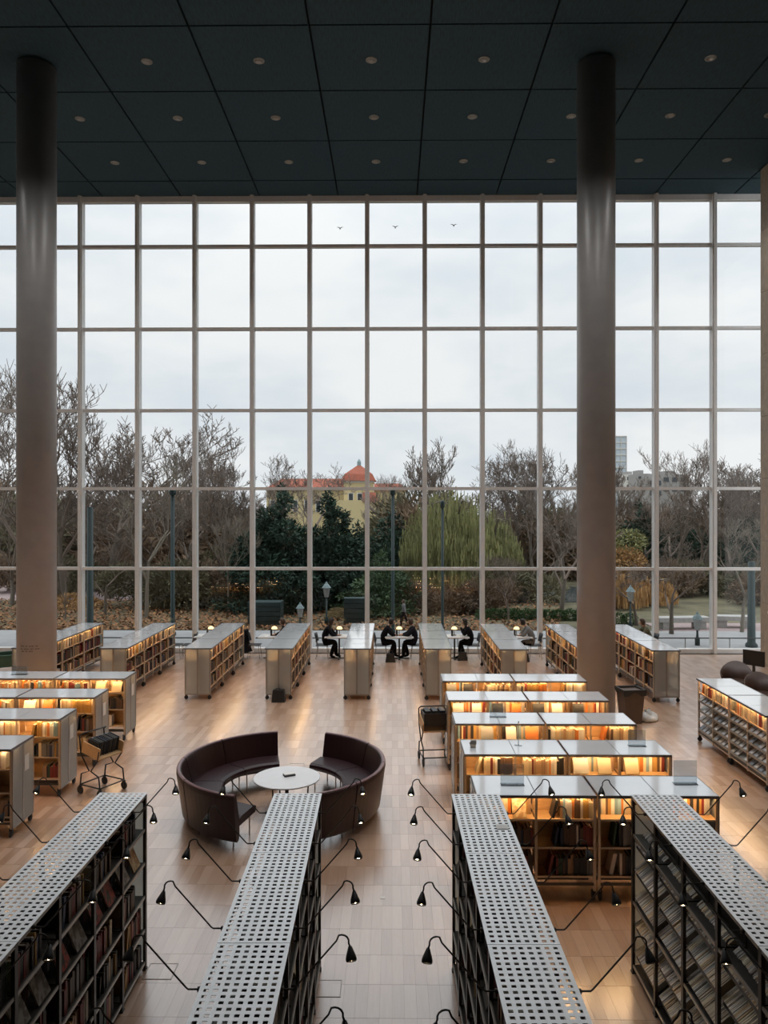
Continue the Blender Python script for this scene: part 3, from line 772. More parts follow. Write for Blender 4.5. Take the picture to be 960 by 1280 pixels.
# floor outlets
for x, y in ((X(200, 8.0), 8.0), (X(408, 7.73), 7.73), (X(370, 14.5), 14.5)):
    o = empty('floor_hatch', (x, y, 0), 0, 'square metal-rimmed floor hatch flush in the parquet', 'floor hatch', 'floor hatches in the parquet')
    MB().box(-.14, .14, -.13, .13, 0, .002).build('lid', M['floor'], o)
    MB().box(-.15, .15, -.14, -.13, 0, .004).box(-.15, .15, .13, .14, 0, .004).box(-.15, -.14, -.13, .13, 0, .004).box(.14, .15, -.13, .13, 0, .004).build('rim', M['steel_light'], o)
tag(MB().box(-.03, .03, -.025, .025, 0, .004).build('floor_socket', M['paper']), 'tiny white plate on the parquet in the centre aisle', 'floor plate').location = (X(478, 9.55), 9.55, 0)

# ================================================================== BOOK TROLLEYS
def trolley(x, y, rz, label, contents):
    e = empty('book_trolley', (x, y, 0), rz, label, 'trolley')
    W2, D2 = .26, .24
    wh = MB().lathe([(.06, -.015), (.068, -.008), (.068, .008), (.06, .015)], 14, M=Matrix.Rotation(R(90), 4, 'Y')).mesh('caster', M['rubber'])
    for sx in (-1, 1):
        side = MB()
        side.tube([(sx*W2, -D2, .14), (sx*W2, -D2+.03, .35), (sx*W2, -.02, .42), (sx*W2, -D2+.06, .62), (sx*W2, -D2+.02, .78)], .013, 7)
        side.tube([(sx*W2, D2, .14), (sx*W2, D2-.03, .35), (sx*W2, .02, .42), (sx*W2, D2-.02, .68), (sx*W2, D2+.02, .98), (sx*W2*.9, D2-.06, 1.03)], .013, 7)
        side.tube([(sx*W2, -D2, .16), (sx*W2, D2, .16)], .012, 7)
        side.build('side_frame', M['black'], e, True)
        for sy in (-1, 1):
            c = link('caster', wh, e, Matrix.Translation((sx*W2, sy*D2, .068)))
            MB().box(-.024, -.017, -.015, .015, -.01, .075).box(.017, .024, -.015, .015, -.01, .075).box(-.024, .024, -.02, .02, .07, .08).build('fork', M['steel'], c)
    MB().tube([(-W2, -D2, .16), (W2, -D2, .16)], .012, 7).tube([(-W2, D2, .16), (W2, D2, .16)], .012, 7).tube([(-W2*.9, D2-.06, 1.03), (W2*.9, D2-.06, 1.03)], .014, 8).build('cross_bars', M['black'], e, True)
    T = Matrix.Translation((0, 0, .68)) @ Matrix.Rotation(R(12), 4, 'X')
    MB().obox(T, .5, .42, .02).build('tray', M['birch'], e)
    for sx in (-1, 1):
        MB().obox(T @ Matrix.Translation((sx*.255, 0, .09)), .018, .42, .2).build('tray_end', M['birch'], e)
    if contents:
        q = -.23; bmesh_ = {c: MB().box(-.5, -.4, -.5, .5, -.5, .5).box(.4, .5, -.5, .5, -.5, .5).box(-.4, .4, .42, .5, -.5, .5).box(-.4, .4, -.45, .42, -.48, .44, 1).mesh('binder', [BOOKMAT[c], M['black_panel']]) for c in ('black', 'grey', 'dark blue')}
        cols = ['black', 'grey', 'black', 'dark blue', 'black', 'grey']
        i = 0
        while q < .2:
            th = rnd.uniform(.04, .06)
            o = link('binder', bmesh_[cols[i % 6]], None, Matrix.Translation((x, y, 0)) @ Matrix.Rotation(rz, 4, 'Z') @ T @ Matrix.Translation((q+th/2, .0, .135)) @ Matrix.Diagonal((th*.94, .24, .25, 1)))
            lab = '%s binder standing on the tray of the trolley by the lit rows' % cols[i % 6]
            tag(o, lab, 'binder', lab); q += th; i += 1
    else:
        o = MB(); o.box(-.24, .24, -.2, .18, .0, .03).box(-.24, -.22, -.2, .18, .03, .22).box(.22, .24, -.2, .18, .03, .22).box(-.22, .22, -.2, -.18, .03, .22).box(-.22, .22, .16, .18, .03, .22)
        for k in range(3): o.box(-.2+k*.14, -.1+k*.14, -.15, .13, .03, .26)
        b = o.build('crate', M['black']); b.location = (x, y, .76); b.rotation_euler = (0, 0, rz)
        tag(b, 'open black crate with dark boxes sitting on a trolley', 'crate')
trolley(-4.98, 13.15, R(62), 'black wheeled book trolley with wooden tray of dark binders by the lit low rows', True)
trolley(X(543, 14.75), 14.75, R(8), 'black wheeled trolley carrying a black crate beside the rows', False)

# ================================================================== SIGN HOLDERS ON THE LOW TOPS
def sign_holder(x, y, w, h, rz, label):
    e = empty('sign_holder', (x, y, UH+.002), rz, label, 'sign holder')
    MB().box(-w/2, w/2, -.003, .0, .004, h).box(-w/2, w/2, .004, .007, .004, h).build('sheet', M['acrylic'], e)
    MB().box(-w/2, w/2, -.05, .06, 0, .004).build('foot', M['acrylic'], e)
sign_holder(X(855, 9.9), 9.9, .30, .30, 0, 'clear acrylic sign holder at the outer end of the first lit row')
sign_holder(X(795, 11.5), 11.5, .26, .24, 0, 'clear acrylic sign holder at the outer end of the second lit row')
sign_holder(X(640, 9.85), 9.85, .30, .26, 0, 'clear acrylic sign holder on the first lit row near the slip')
sign_holder(X(622, 13.1), 13.1, .28, .24, 0, 'clear acrylic sign holder on the third lit row')
sign_holder(X(648, 11.5), 11.5, .05, .36, R(70), 'narrow upright acrylic strip on the second lit row')
sign_holder(X(22, 16.4), 16.4, .34, .18, 0, 'clear acrylic sign holder in front of the lettered column')
st = MB().box(-.04, .04, -.03, .03, 0, .05).hexa([(-.05,-.03,.05),(.05,-.03,.05),(.05,.04,.05),(-.05,.04,.05),(-.02,.0,.1),(.05,.0,.1),(.05,.04,.1),(-.02,.04,.1)])
o = st.build('tape_dispenser', M['steel_light']); o.location = (X(591, 11.4), 11.4, UH+.002); tag(o, 'small grey wedge-shaped object on the second lit row', 'desk object')

# ================================================================== BIN AND BAG
e = empty('waste_bin', (X(787, 17.6), 17.6, 0), R(8), 'tall brown waste bin lined with a black bag beside the column', 'bin')
def taper(m, x0, y0, z0, x1, y1, z1, mi=0):
    return m.hexa([(-x0,-y0,z0),(x0,-y0,z0),(x0,y0,z0),(-x0,y0,z0),(-x1,-y1,z1),(x1,-y1,z1),(x1,y1,z1),(-x1,y1,z1)], mi)
taper(MB(), .19, .17, 0, .24, .22, .74).build('body', M['bin'], e)
m = MB(); 
m.box(-.26, .26, -.24, -.21, .72, .78).box(-.26, .26, .21, .24, .72, .78).box(-.26, -.23, -.21, .21, .72, .78).box(.23, .26, -.21, .21, .72, .78)
m.build('rim', M['black'], e)
lin = MB()
for a in range(24):
    p = a/24*2*math.pi; p2 = (a+1)/24*2*math.pi
    def q(p, k): 
        s = max(abs(math.cos(p)), abs(math.sin(p))); return (.265*math.cos(p)/s*1.02, .245*math.sin(p)/s*1.02, .785-k*(.10+.05*math.sin(p*5)))
    lin.face([q(p, 0), q(p, 1), q(p2, 1), q(p2, 0)])
lin.build('liner_bag', M['black'], e)
bm_ = MB(); N = 16
prof = [(.02, 0), (.17, .0), (.21, .05), (.19, .13), (.12, .19), (.05, .21), (.06, .26)]
bm_.lathe(prof, N)
bm_.v = [(v[0]*(1.25+.18*math.sin(5*math.atan2(v[1], v[0]))), v[1]*(1+.15*math.sin(3*math.atan2(v[1], v[0])+1)), v[2]*(.8+.25*math.sin(2*math.atan2(v[1], v[0])))) for v in bm_.v]
o = bm_.build('plastic_bag', M['bag'], None, True); o.location = (X(808, 17.75), 17.75, 0); tag(o, 'crumpled white plastic bag on the floor beside the brown bin', 'bag')

# ================================================================== TUB CHAIRS AND SCREEN
def tub_chair(x, y, rz, label):
    e = empty('tub_chair', (x, y, 0), rz, label, 'chair', 'brown tub chairs by the stone wall')
    sh = MB(); n = 20
    for i in range(n+1):
        a = R(65 + 230*i/n); lift = .5+.5*math.cos((i/n-.5)*2*math.pi*.9)
        top = .55 + .33*lift
        for r, z in ((.30, .34), (.37, .5), (.40+.03*lift, top), (.375+.03*lift, top+.015), (.35, .5), (.28, .38)):
            sh.v.append((r*math.cos(a), r*math.sin(a)*.95, z))
    for i in range(n):
        for j in range(6): sh.f.append((i*6+j, i*6+(j+1) % 6, (i+1)*6+(j+1) % 6, (i+1)*6+j)); sh.m.append(0); sh.c.append(None)
    sh.f += [tuple(reversed(range(6))), tuple(n*6+j for j in range(6))]; sh.m += [0, 0]; sh.c += [None, None]
    sh.build('shell', M['brown_shell'], e, True)
    MB().lathe([(.26, .33), (.31, .36), (.31, .43), (.28, .46), (.02, .465)], 24).build('seat', M['brown_shell'], e, True)
    MB().lathe([(.03, .03), (.03, .34)], 12).build('stem', M['chrome'], e, True)
    for k in range(4):
        a = R(45+90*k); MB().tube([(0, 0, .05), (.3*math.cos(a), .3*math.sin(a), .015)], .015, 6).build('foot', M['chrome'], e)
tub_chair(X(918, 19.9), 19.9, R(-115), 'brown tub chair standing closest to the black screen')
tub_chair(X(950, 18.5), 18.5, R(-100), 'brown tub chair with a curved shell between screen and display rack')
tub_chair(9.35, 17.35, R(-40), 'brown tub chair behind the low display rack')
e = empty('display_screen', (X(940, 21.6), 21.6, 0), R(-50), 'black flat screen on a low stand by the stone wall', 'screen')
MB().box(-.3, .3, -.02, .02, .5, .92).build('panel', M['black'], e); MB().box(-.28, .28, .021, .024, .52, .9).build('glass', M['pane_dark'], e)
MB().box(-.03, .03, -.03, .03, .02, .5).build('post', M['steel'], e); MB().box(-.25, .25, -.2, .2, 0, .02).build('foot', M['steel'], e)
e = empty('side_table', (X(902, 19.4), 19.4, 0), 0, 'small dark side table by the brown tub chairs', 'table')
MB().lathe([(.23, .5), (.24, .51), (.23, .53)], 24).build('table_top', M['brown_shell'], e); MB().lathe([(.2, 0), (.2, .012), (.02, .03), (.02, .5)], 16).build('stem', M['steel'], e)

# ================================================================== READING TABLES, CHAIRS AND PEOPLE BY THE WINDOW
def reading_table(x, y, label):
    e = empty('reading_table', (x, y, 0), 0, label, 'table', 'pedestal reading tables along the glazing')
    MB().box(-.46, .46, -.38, .38, .715, .74).build('table_top', M['table_white'], e)
    MB().lathe([(.028, .02), (.028, .715)], 12).build('post', M['steel'], e, True)
    MB().box(-.34, .34, -.03, .03, 0, .025).box(-.03, .03, -.3, .3, 0, .024).build('foot', M['steel'], e)
def table_lamp(x, y, label):
    e = empty('table_lamp', (x, y, .741), 0, label, 'lamp', 'glowing dome lamps on the reading tables')
    MB().lathe([(.07, 0), (.07, .012), (.012, .02), (.01, .24)], 14).build('stand', M['steel'], e, True)
    MB().lathe([(.098, .20), (.096, .22), (.08, .258), (.045, .285), (.012, .292)], 20).build('lamp_shade', M['shade_glow'], e, True)
def chair(x, y, rz, label, coat=None):
    e = empty('shell_chair', (x, y, 0), rz, label, 'chair', None)
    s = MB(); s.box(-.2, .2, -.21, .21, .435, .455); s.build('seat', M['black'], e)
    b = MB(); n = 8
    for i in range(n+1):
        q = (i/n-.5); 
        for z, dx in ((.55, 0), (.82, -.06)):
            b.v.append((-.2+dx+.25*q*q, q*.42, z)); b.v.append((-.215+dx+.25*q*q, q*.42, z))
    for i in range(n):
        a = i*4; c = a+4
        for qd in ((a, a+2, c+2, c), (a+3, a+1, c+1, c+3), (a+2, a+3, c+3, c+2), (a+1, a, c, c+1)): b.f.append(qd); b.m.append(0); b.c.append(None)
    b.build('backrest', M['black'], e, True)
    MB().tube([(-.17, -.1, .44), (-.22, -.1, .6)], .012, 6).tube([(-.17, .1, .44), (-.22, .1, .6)], .012, 6).build('back_bracket', M['chrome'], e)
    for sx in (-1, 1):
        for sy in (-1, 1): MB().tube([(sx*.15, sy*.15, .44), (sx*.2, sy*.2, 0)], .01, 6).build('leg', M['chrome'], e)
def coat(x, y, rz, label, c='coat_black', s=1):
    m = MB(); n = 22; lv = 7
    for j in range(lv):
        z = .93 - .12*j
        for i in range(n):
            a = 2*math.pi*i/n; f = 1 + .16*math.sin(4*a+j) + .1*math.sin(7*a)
            rx = (.05 + .03*j)*f; ry = (.20 + .02*j + (.03 if j == 1 else 0))*f
            m.v.append((-.28 - .012*j + rx*math.cos(a), ry*math.sin(a), z*s))
    for j in range(lv-1):
        for i in range(n): m.f.append((j*n+i, j*n+(i+1) % n, (j+1)*n+(i+1) % n, (j+1)*n+i)); m.m.append(0); m.c.append(None)
    m.f += [tuple(range(n)), tuple((lv-1)*n+i for i in reversed(range(n)))]; m.m += [0, 0]; m.c += [None]*2
    o = m.build('coat', M[c], None, True); o.location = (x, y, 0); o.rotation_euler = (0, 0, rz); tag(o, label, 'coat')

def skin_body(verts, edges, radii, root):
    me = bpy.data.meshes.new('body'); me.from_pydata(verts, edges, []); o = bpy.data.objects.new('tmp', me); col.objects.link(o)
    md = o.modifiers.new('s', 'SKIN'); md.use_smooth_shade = True; md.branch_smoothing = .4
    lay = me.skin_vertices[0].data if me.skin_vertices else None
    if lay is None:
        bpy.context.view_layer.objects.active = o; o.select_set(True)
    for i, r in enumerate(radii):
        lay[i].radius = r if isinstance(r, tuple) else (r, r); lay[i].use_root = (i == root)
    sb = o.modifiers.new('u', 'SUBSURF'); sb.levels = 1; sb.render_levels = 1
    dg = bpy.context.evaluated_depsgraph_get(); ev = o.evaluated_get(dg)
    res = bpy.data.meshes.new_from_object(ev, depsgraph=dg)
    bpy.data.objects.remove(o); return res
def person(name, label, loc, rz, pose, cloth, hair, trousers='coat_black', long_hair=False, scale=1, group=None):
    V, E, Rr = [], [], []
    def v(p, r, parent=None):
        V.append(Vector(p)*scale); Rr.append(tuple(q*scale for q in r) if isinstance(r, tuple) else r*scale); i = len(V)-1
        if parent is not None: E.append((parent, i))
        return i
    J = pose
    pel = v(J['pelvis'], (.19, .16)); sp = v(J['spine'], (.18, .15), pel); ch = v(J['chest'], (.20, .15), sp)
    nk = v(J['neck'], .055, ch); hd = v(J['head'], (.085, .09), nk); tp = v(J['top'], (.07, .075), hd)
    nose = v(Vector(J['head'])+Vector((.10, 0, -.01)), .016, hd)
    skin_pts = [(Vector(J['head'])*scale, .2*scale)]
    for s in ('l', 'r'):
        sh = v(J['sh_'+s], .09, ch); el = v(J['el_'+s], .068, sh); wr_ = v(J['wr_'+s], .033, el)
        d = (Vector(J['wr_'+s])-Vector(J['el_'+s])).normalized(); sd = 1 if s == 'l' else -1
        pm = v(Vector(J['wr_'+s])+d*.06, (.036, .02), wr_)
        skin_pts.append((Vector(J['wr_'+s])*scale+d*.1*scale, .11*scale))
        pc = Vector(J['wr_'+s])+d*.08
        perp = Vector((0, 0, 1)).cross(d); perp.normalize()
        for fi in range(4):
            o_ = perp*(fi-1.5)*.021; ln = (.07, .08, .075, .06)[fi]
            k1 = v(pc+o_+d*.025, .0095, pm); k2 = v(pc+o_+d*(.025+ln*.55)+Vector((0,0,-.008)), .009, k1); v(pc+o_+d*(.02+ln)+Vector((0,0,-.03)), .008, k2)
        th = v(pc-perp*.045*sd-d*.02, .011, pm); v(pc-perp*.06*sd+d*.025+Vector((0,0,-.012)), .009, th)
        hp = v(J['hip_'+s], .12, pel); kn = v(J['kn_'+s], .085, hp); an = v(J['an_'+s], .06, kn); v(J['toe_'+s], (.045, .035), an)
    me = skin_body([tuple(p) for p in V], E, Rr, pel)
    for m in (M[cloth], M['skin'], M[trousers]): me.materials.append(m)
    hip_z = J['pelvis'][2]*scale
    low = min(p[2] for p in (J['kn_l'], J['kn_r'], J['hip_l']))
    for p in me.polygons:
        c = p.center; p.use_smooth = True
        p.material_index = 1 if any((c-q).length < r for q, r in skin_pts) and (c.z > Vector(J['neck']).z*scale or (c-skin_pts[0][0]).length > .3*scale) else (2 if c.z < hip_z+.02*scale and (c.x > .18*scale or J.get('standing') or c.z < .4*scale) else 0)
    e = empty(name, loc, rz, label, 'person', group)
    link('body', me, e)
    hx = Vector(J['head'])*scale; h = MB()
    dome = [(.003, .135), (.05, .125), (.085, .09), (.103, .04), (.105, -.01), (.095, -.05), (.08, -.075)]
    if long_hair: dome = dome[:-1] + [(.10, -.12), (.10, -.22), (.075, -.32), (.02, -.36)]
    n = 16; b0 = 0
    for r, z in dome:
        for i in range(n):
            a = 2*math.pi*i/n; front = max(0, math.cos(a)); zz = z
            rr = r*(1 - .45*front*(1 if z < .05 else 0))
            h.v.append(tuple(hx + Vector((rr*math.cos(a)-.02-(.05 if z < -.1 else 0), rr*math.sin(a), zz))*scale))
    for j in range(len(dome)-1):
        for i in range(n):
            h.f.append((j*n+i, (j+1)*n+i, (j+1)*n+(i+1) % n, j*n+(i+1) % n)); h.m.append(0); h.c.append(None)
    h.f.append(tuple(range(n))); h.m.append(0); h.c.append(None)
    h.build('hair', M[hair], e, True)
    return e
def seated(lean=.10, reach=.46, hz=.78, knee=.42, head_drop=0):
    J = {'pelvis': (0, 0, .53), 'spine': (.03+lean*.2, 0, .74), 'chest': (.05+lean*.7, 0, .95), 'neck': (.06+lean*1.1, 0, 1.08), 'head': (.10+lean*1.4+head_drop, 0, 1.19-head_drop*.6), 'top': (.10+lean*1.45+head_drop, 0, 1.255-head_drop*.6)}
    for s, y in (('l', 1), ('r', -1)):
        J['sh_'+s] = (.05+lean*.8, y*.18, 1.0); J['el_'+s] = (.18+lean, y*.23, .80); J['wr_'+s] = (reach, y*.10, hz)
        J['hip_'+s] = (.06, y*.09, .52); J['kn_'+s] = (knee, y*.11, .53); J['an_'+s] = (knee-.06+.08*y, y*.11, .09); J['toe_'+s] = (knee+.1+.08*y, y*.12, .04)
    return J
def walking(st=.22):
    J = {'standing': 1, 'pelvis': (0, 0, .93), 'spine': (.01, 0, 1.15), 'chest': (.02, 0, 1.34), 'neck': (.03, 0, 1.49), 'head': (.06, 0, 1.61), 'top': (.06, 0, 1.68)}
    for s, y in (('l', 1), ('r', -1)):
        J['sh_'+s] = (.02, y*.18, 1.40); J['el_'+s] = (-.06*y, y*.23, 1.13); J['wr_'+s] = (-.02-.16*y, y*.22, .90)
        J['hip_'+s] = (0, y*.09, .90); J['kn_'+s] = (st*.6*y+.04, y*.1, .50); J['an_'+s] = (st*y-.06, y*.1, .09); J['toe_'+s] = (st*y+.1, y*.11, .045)
    return J
TY = 25.2
tabs = [(262, 'reading table by the empty chair with the hanging coat'), (342, 'reading table by the chair with a slumped black coat'), (424, 'reading table of the long-haired reader'), (499, 'reading table shared by two facing readers'), (568, 'reading table of the reader raising both hands'), (646, 'reading table of the reader in grey'), (190, 'reading table behind the lit rows near the lettered column'), (782, 'reading table beyond the row beside the bin')]
for px, l in tabs:
    x = X(px, TY); reading_table(x, TY, 'white '+l)
    table_lamp(x, TY+.12, 'glowing yellow dome lamp on the '+l)
    for q in range(2):
        o = MB().box(-.10, .10, -.14, .14, 0, .006).box(-.09, .0, -.12, .12, .006, .012).build('open_book', M['paper'])
        o.location = (x-.22+.42*q, TY-.14, .741); o.rotation_euler = (0, 0, R(20*q-10)); tag(o, 'open pages lying on the '+l, 'papers', 'open pages on the '+l)
    bt = MB().lathe([(.033, 0), (.034, .15), (.015, .19), (.016, .22)], 12).build('bottle', M['black'], None, True); bt.location = (x-.08, TY-.02, .741); tag(bt, 'dark bottle on the '+l, 'bottle')
FR, FL = 0, math.pi
people = [(403, FR, 'person in black with very long hair bent over a reading table', 'coat_black', 'hair', True, dict(lean=.16)),
          (476, FR, 'person in a dark coat sitting hunched, facing another reader', 'coat_black', 'hair', False, dict(lean=.2, knee=.44)),
          (521, FL, 'person in a dark dress with light hair facing a hunched reader', 'coat_dark', 'hair_brown', False, dict(lean=.1)),
          (591, FL, 'person in black holding both hands up at a reading table', 'coat_black', 'hair', True, dict(lean=.14, reach=.36, hz=.92)),
          (668, FL, 'person in a grey coat and dark scarf leaning over a table', 'coat_grey', 'hair', False, dict(lean=.22, head_drop=.02)),
          (362, FL, 'person whose dark head shows above the low row by the slumped coat', 'coat_dark', 'hair_brown', False, dict(lean=.12)),
          (812, FL, 'person in olive facing the window tables beyond the row beside the bin', 'coat_green', 'hair_brown', False, dict(lean=.14))]
for px, f, l, c, h, lh, kw in people:
    x = X(px, TY)
    person('person', l, (x, TY, 0), f, seated(**kw), c, h, 'coat_black', lh)
    chair(x, TY, f, 'black shell chair under the '+l.replace('person', 'reader').split(' bent')[0].split(' sitting')[0].split(' facing')[0].split(' holding')[0].split(' leaning')[0].split(' whose')[0] + (' by the slumped coat' if px == 362 else ''))
for px, f, l in ((219, FR, 'with a bundled black coat beside the second row past the lettered column'), (236, FL, 'pushed in at the table with a hanging coat'), (318, FR, 'with a slumped black coat at the reading table')):
    chair(X(px, TY), TY, f, 'black shell chair '+l)
coat(X(219, TY), TY, 0, 'black coat bundled over a chair back near the second end-on row')
coat(X(318, TY), TY, 0, 'slumped black coat hanging over a chair by the third end-on row')
bag = MB(); taper(bag, .16, .1, 0, .12, .07, .26); bag.tube([(-.07, 0, .25), (-.05, 0, .36), (.05, 0, .36), (.07, 0, .25)], .012, 6)
for px, l, d in ((578, 'black bag on the floor by the reader raising both hands', 24.9), (655, 'black bag under the table of the reader in grey', 24.7), (488, 'black bag at the feet of the hunched reader', 24.6)):
    o = bag.build('bag', M['black']); o.location = (X(px, d), d, 0); tag(o, l, 'bag')
bp = MB(); taper(bp, .17, .11, 0, .14, .09, .30); bp.tube([(-.05, -.1, .28), (-.05, -.15, .36), (.05, -.15, .36), (.05, -.1, .28)], .012, 6)
o = bp.build('backpack', M['black']); o.location = (X(348, 19.4), 19.42, 0); tag(o, 'black backpack on the floor against a frosted bookcase end', 'backpack')
# green armchair by the left edge of the glazing
e = empty('armchair', (X(6, 22.6), 22.6, 0), R(-60), 'dark green high-backed armchair beyond the lettered column', 'armchair')
MB().box(-.32, .32, -.3, .3, .28, .44).build('seat', M['green_seat'], e)
b = MB(); b.hexa([(-.34,.22,.3),(.34,.22,.3),(.34,.34,.3),(-.34,.34,.3),(-.28,.34,1.18),(.28,.34,1.18),(.28,.44,1.18),(-.28,.44,1.18)]); b.build('backrest', M['green_seat'], e)
for s in (-1, 1):
    MB().box(s*.36-.05, s*.36+.05, -.28, .3, .28, .62).build('armrest', M['green_seat'], e)
    for q in (-1, 1): MB().tube([(s*.27, q*.24, 0), (s*.25, q*.22, .29)], .016, 6).build('leg', M['steel'], e)

# ================================================================== OUTSIDE: trees, park, city
def bare_tree(seed, levels=5, spread=.55, up=.25, first=.28, forks=(2, 3), trunk_r=.022, ratio=.74, droop=0):
    """unit-height leafless tree: (trunk mesh builder, crown mesh builder)"""
    g = random.Random(seed); tr, cr = MB(), MB()
    tips = []
    def grow(p, d, L, r, lv):
        n = 3 if lv < 2 else 2
        pts = [p]; q = p.copy(); dd = d.copy()
        for i in range(n):
            dd = (dd + Vector((g.uniform(-1,1), g.uniform(-1,1), g.uniform(-.6,1)))*.14).normalized()
            q = q + dd*L/n; pts.append(q.copy())
        r = max(r, .0011); r1 = max(r*.62, .0008)
        (tr if lv == 0 else cr).tube(pts, [r+(r1-r)*i/n for i in range(n+1)], 7 if lv == 0 else 5 if lv < 2 else 3, cap=False)
        if lv >= levels: return
        k = g.randint(*forks) + (1 if lv == 0 else 0)
        for i in range(k):
            ax = Vector((g.uniform(-1,1), g.uniform(-1,1), g.uniform(-.3,.5))).normalized()
            nd = (dd*(1-spread*.5) + ax*spread + Vector((0,0,up - droop*lv))).normalized()
            at = pts[-1] if i < 2 else pts[-2]
            grow(at, nd, L*ratio*g.uniform(.75, 1.12), r1*g.uniform(.7, .92), lv+1)
        if lv >= 2:
            for i in range(2):
                ax = Vector((g.uniform(-1,1), g.uniform(-1,1), g.uniform(-.2,.8))).normalized()
                a = pts[1]; cr.tube([a, a+(dd*.4+ax*.6).normalized()*L*.55], [max(r1*.6, .0008), .0005], 3, cap=False)
    grow(Vector((0,0,0)), Vector((0,0,1)), first, trunk_r, 0)
    h = max(v[2] for v in cr.v)
    for m in (tr, cr): m.v = [(a/h, b/h, c/h) for a, b, c in m.v]
    return tr, cr
def leaf_cloud(seed, n, blobs, size, up=0.0, long=1.0):
    """small leaf blades scattered on and inside a set of ellipsoids (c, radii)"""
    g = random.Random(seed); m = MB(); tot = sum(b[1][0]*b[1][2] for b in blobs)
    for c, rr in blobs:
        for i in range(int(n*rr[0]*rr[2]/tot)):
            d = Vector((g.gauss(0,1), g.gauss(0,1), g.gauss(0,1))).normalized()
            k = g.uniform(.55, 1.04)
            p = Vector(c) + Vector((d.x*rr[0], d.y*rr[1], d.z*rr[2]))*k
            a = (d + Vector((g.uniform(-1,1), g.uniform(-1,1), g.uniform(-1,1)+up))*.8).normalized()
            b = a.cross(Vector((g.uniform(-1,1), g.uniform(-1,1), g.uniform(-1,1)))).normalized()
            s = size*g.uniform(.6, 1.4)
            m.face([p-b*s*.35, p+a*s*.5*long-b*s*.1, p+a*s*long, p+a*s*.4*long+b*s*.4])
    return m
TREES = [bare_tree(3, 7, .55, .22, .26, trunk_r=.013), bare_tree(11, 7, .62, .18, .26, trunk_r=.013), bare_tree(23, 7, .5, .3, .26, trunk_r=.012), bare_tree(37, 7, .7, .12, .2, trunk_r=.013), bare_tree(51, 7, .5, .25, .2, (2, 3), trunk_r=.011)]
TM = [(a.mesh('trunk', M['bark'], True), b.mesh('branches', M['twig'], True)) for a, b in TREES]
TM2 = [(a.mesh('trunk', M['bark_pale'], True), b.mesh('branches', M['bark_pale'], True)) for a, b in TREES[:2]]
def plant(px, ytop, d, kind, wide, label, group, pale=False, rz=None):
    h = Z(ytop, d)
    e = empty('bare_tree', (X(px, d), d, -.06), rnd.uniform(0, 6.28) if rz is None else rz, label, 'tree', group)
    e.scale = (h*wide, h*wide, h)
    tm = (TM2 if pale else TM)[kind % (2 if pale else 5)]
    link('trunk', tm[0], e); link('branches', tm[1], e)
G1 = 'leafless trees along the park skyline'
for i, (px, yt, d, k, w) in enumerate([(-25, 455, 37, 0, 1), (28, 448, 36, 1, 1.05), (82, 458, 39, 2, 1), (135, 500, 43, 3, 1.1), (168, 540, 47, 4, 1), (205, 543, 42, 0, 1), (235, 575, 50, 1, 1.1), (278, 528, 40, 2, .95), (305, 560, 52, 3, 1),
        (345, 562, 62, 1, 1.05), (388, 572, 64, 3, 1), (480, 596, 72, 2, 1), (505, 588, 70, 0, 1), (563, 543, 48, 4, 1), (605, 566, 56, 1, 1.1), (640, 555, 52, 0, 1), (668, 548, 50, 2, 1), (703, 552, 52, 3, 1), (735, 560, 54, 4, 1), (778, 596, 60, 4, .6),
        (812, 590, 58, 1, 1), (845, 556, 50, 0, 1.1), (880, 560, 52, 3, 1.1), (912, 548, 46, 2, 1), (948, 556, 48, 1, 1.1), (985, 550, 47, 0, 1)]):
    plant(px, yt, d, k, w, 'tall leafless tree standing against the overcast sky beyond the glazing', G1)
G2 = 'shorter leafless trees in the park'
for i, (px, yt, d, k, w) in enumerate([(55, 560, 41, 3, 1.4), (110, 590, 45, 1, 1.4), (150, 600, 44, 0, 1.5), (190, 605, 43, 3, 1.5), (228, 600, 46, 2, 1.5), (262, 605, 42, 1, 1.5), (300, 612, 44, 0, 1.5), (330, 618, 58, 3, 1.5), (620, 610, 50, 1, 1.5), (655, 600, 54, 3, 1.5), (690, 606, 47, 0, 1.4),
        (725, 608, 50, 2, 1.4), (800, 615, 52, 3, 1.4), (835, 610, 48, 1, 1.5), (872, 605, 47, 0, 1.5), (905, 612, 45, 2, 1.5), (940, 610, 46, 3, 1.5), (12, 600, 40, 2, 1.4)]):
    plant(px, yt, d, k, w, 'shorter leafless tree with dense twigs in the park thicket', G2)
plant(700, 628, 35.5, 3, 1.1, 'thick-trunked leafless tree at the pond edge', None)
plant(636, 690, 33, 0, 1.2, 'young slender leafless tree in front of the willow', None)
plant(838, 668, 30.5, 1, 1.5, 'low spreading leafless tree behind the stone bench', None)
plant(925, 640, 31, 0, 1.2, 'pale leafless sapling close to the glazing by the stone wall', None, True)
plant(130, 660, 36, 1, 1.2, 'young leafless tree rising from fallen leaves', None)
plant(795, 700, 33, 3, 1.3, 'young spreading leafless tree beside the orange willow', None)
plant(80, 690, 34.5, 2, .9, 'leafless tree with a leaning trunk in the fallen leaves', None)
plant(285, 640, 37, 0, 1.0, 'leafless tree with pale trunk beside the dark evergreen', None, True)
plant(182, 560, 35, 1, .8, 'tall leafless tree with pale trunk near the green pole', None, True)

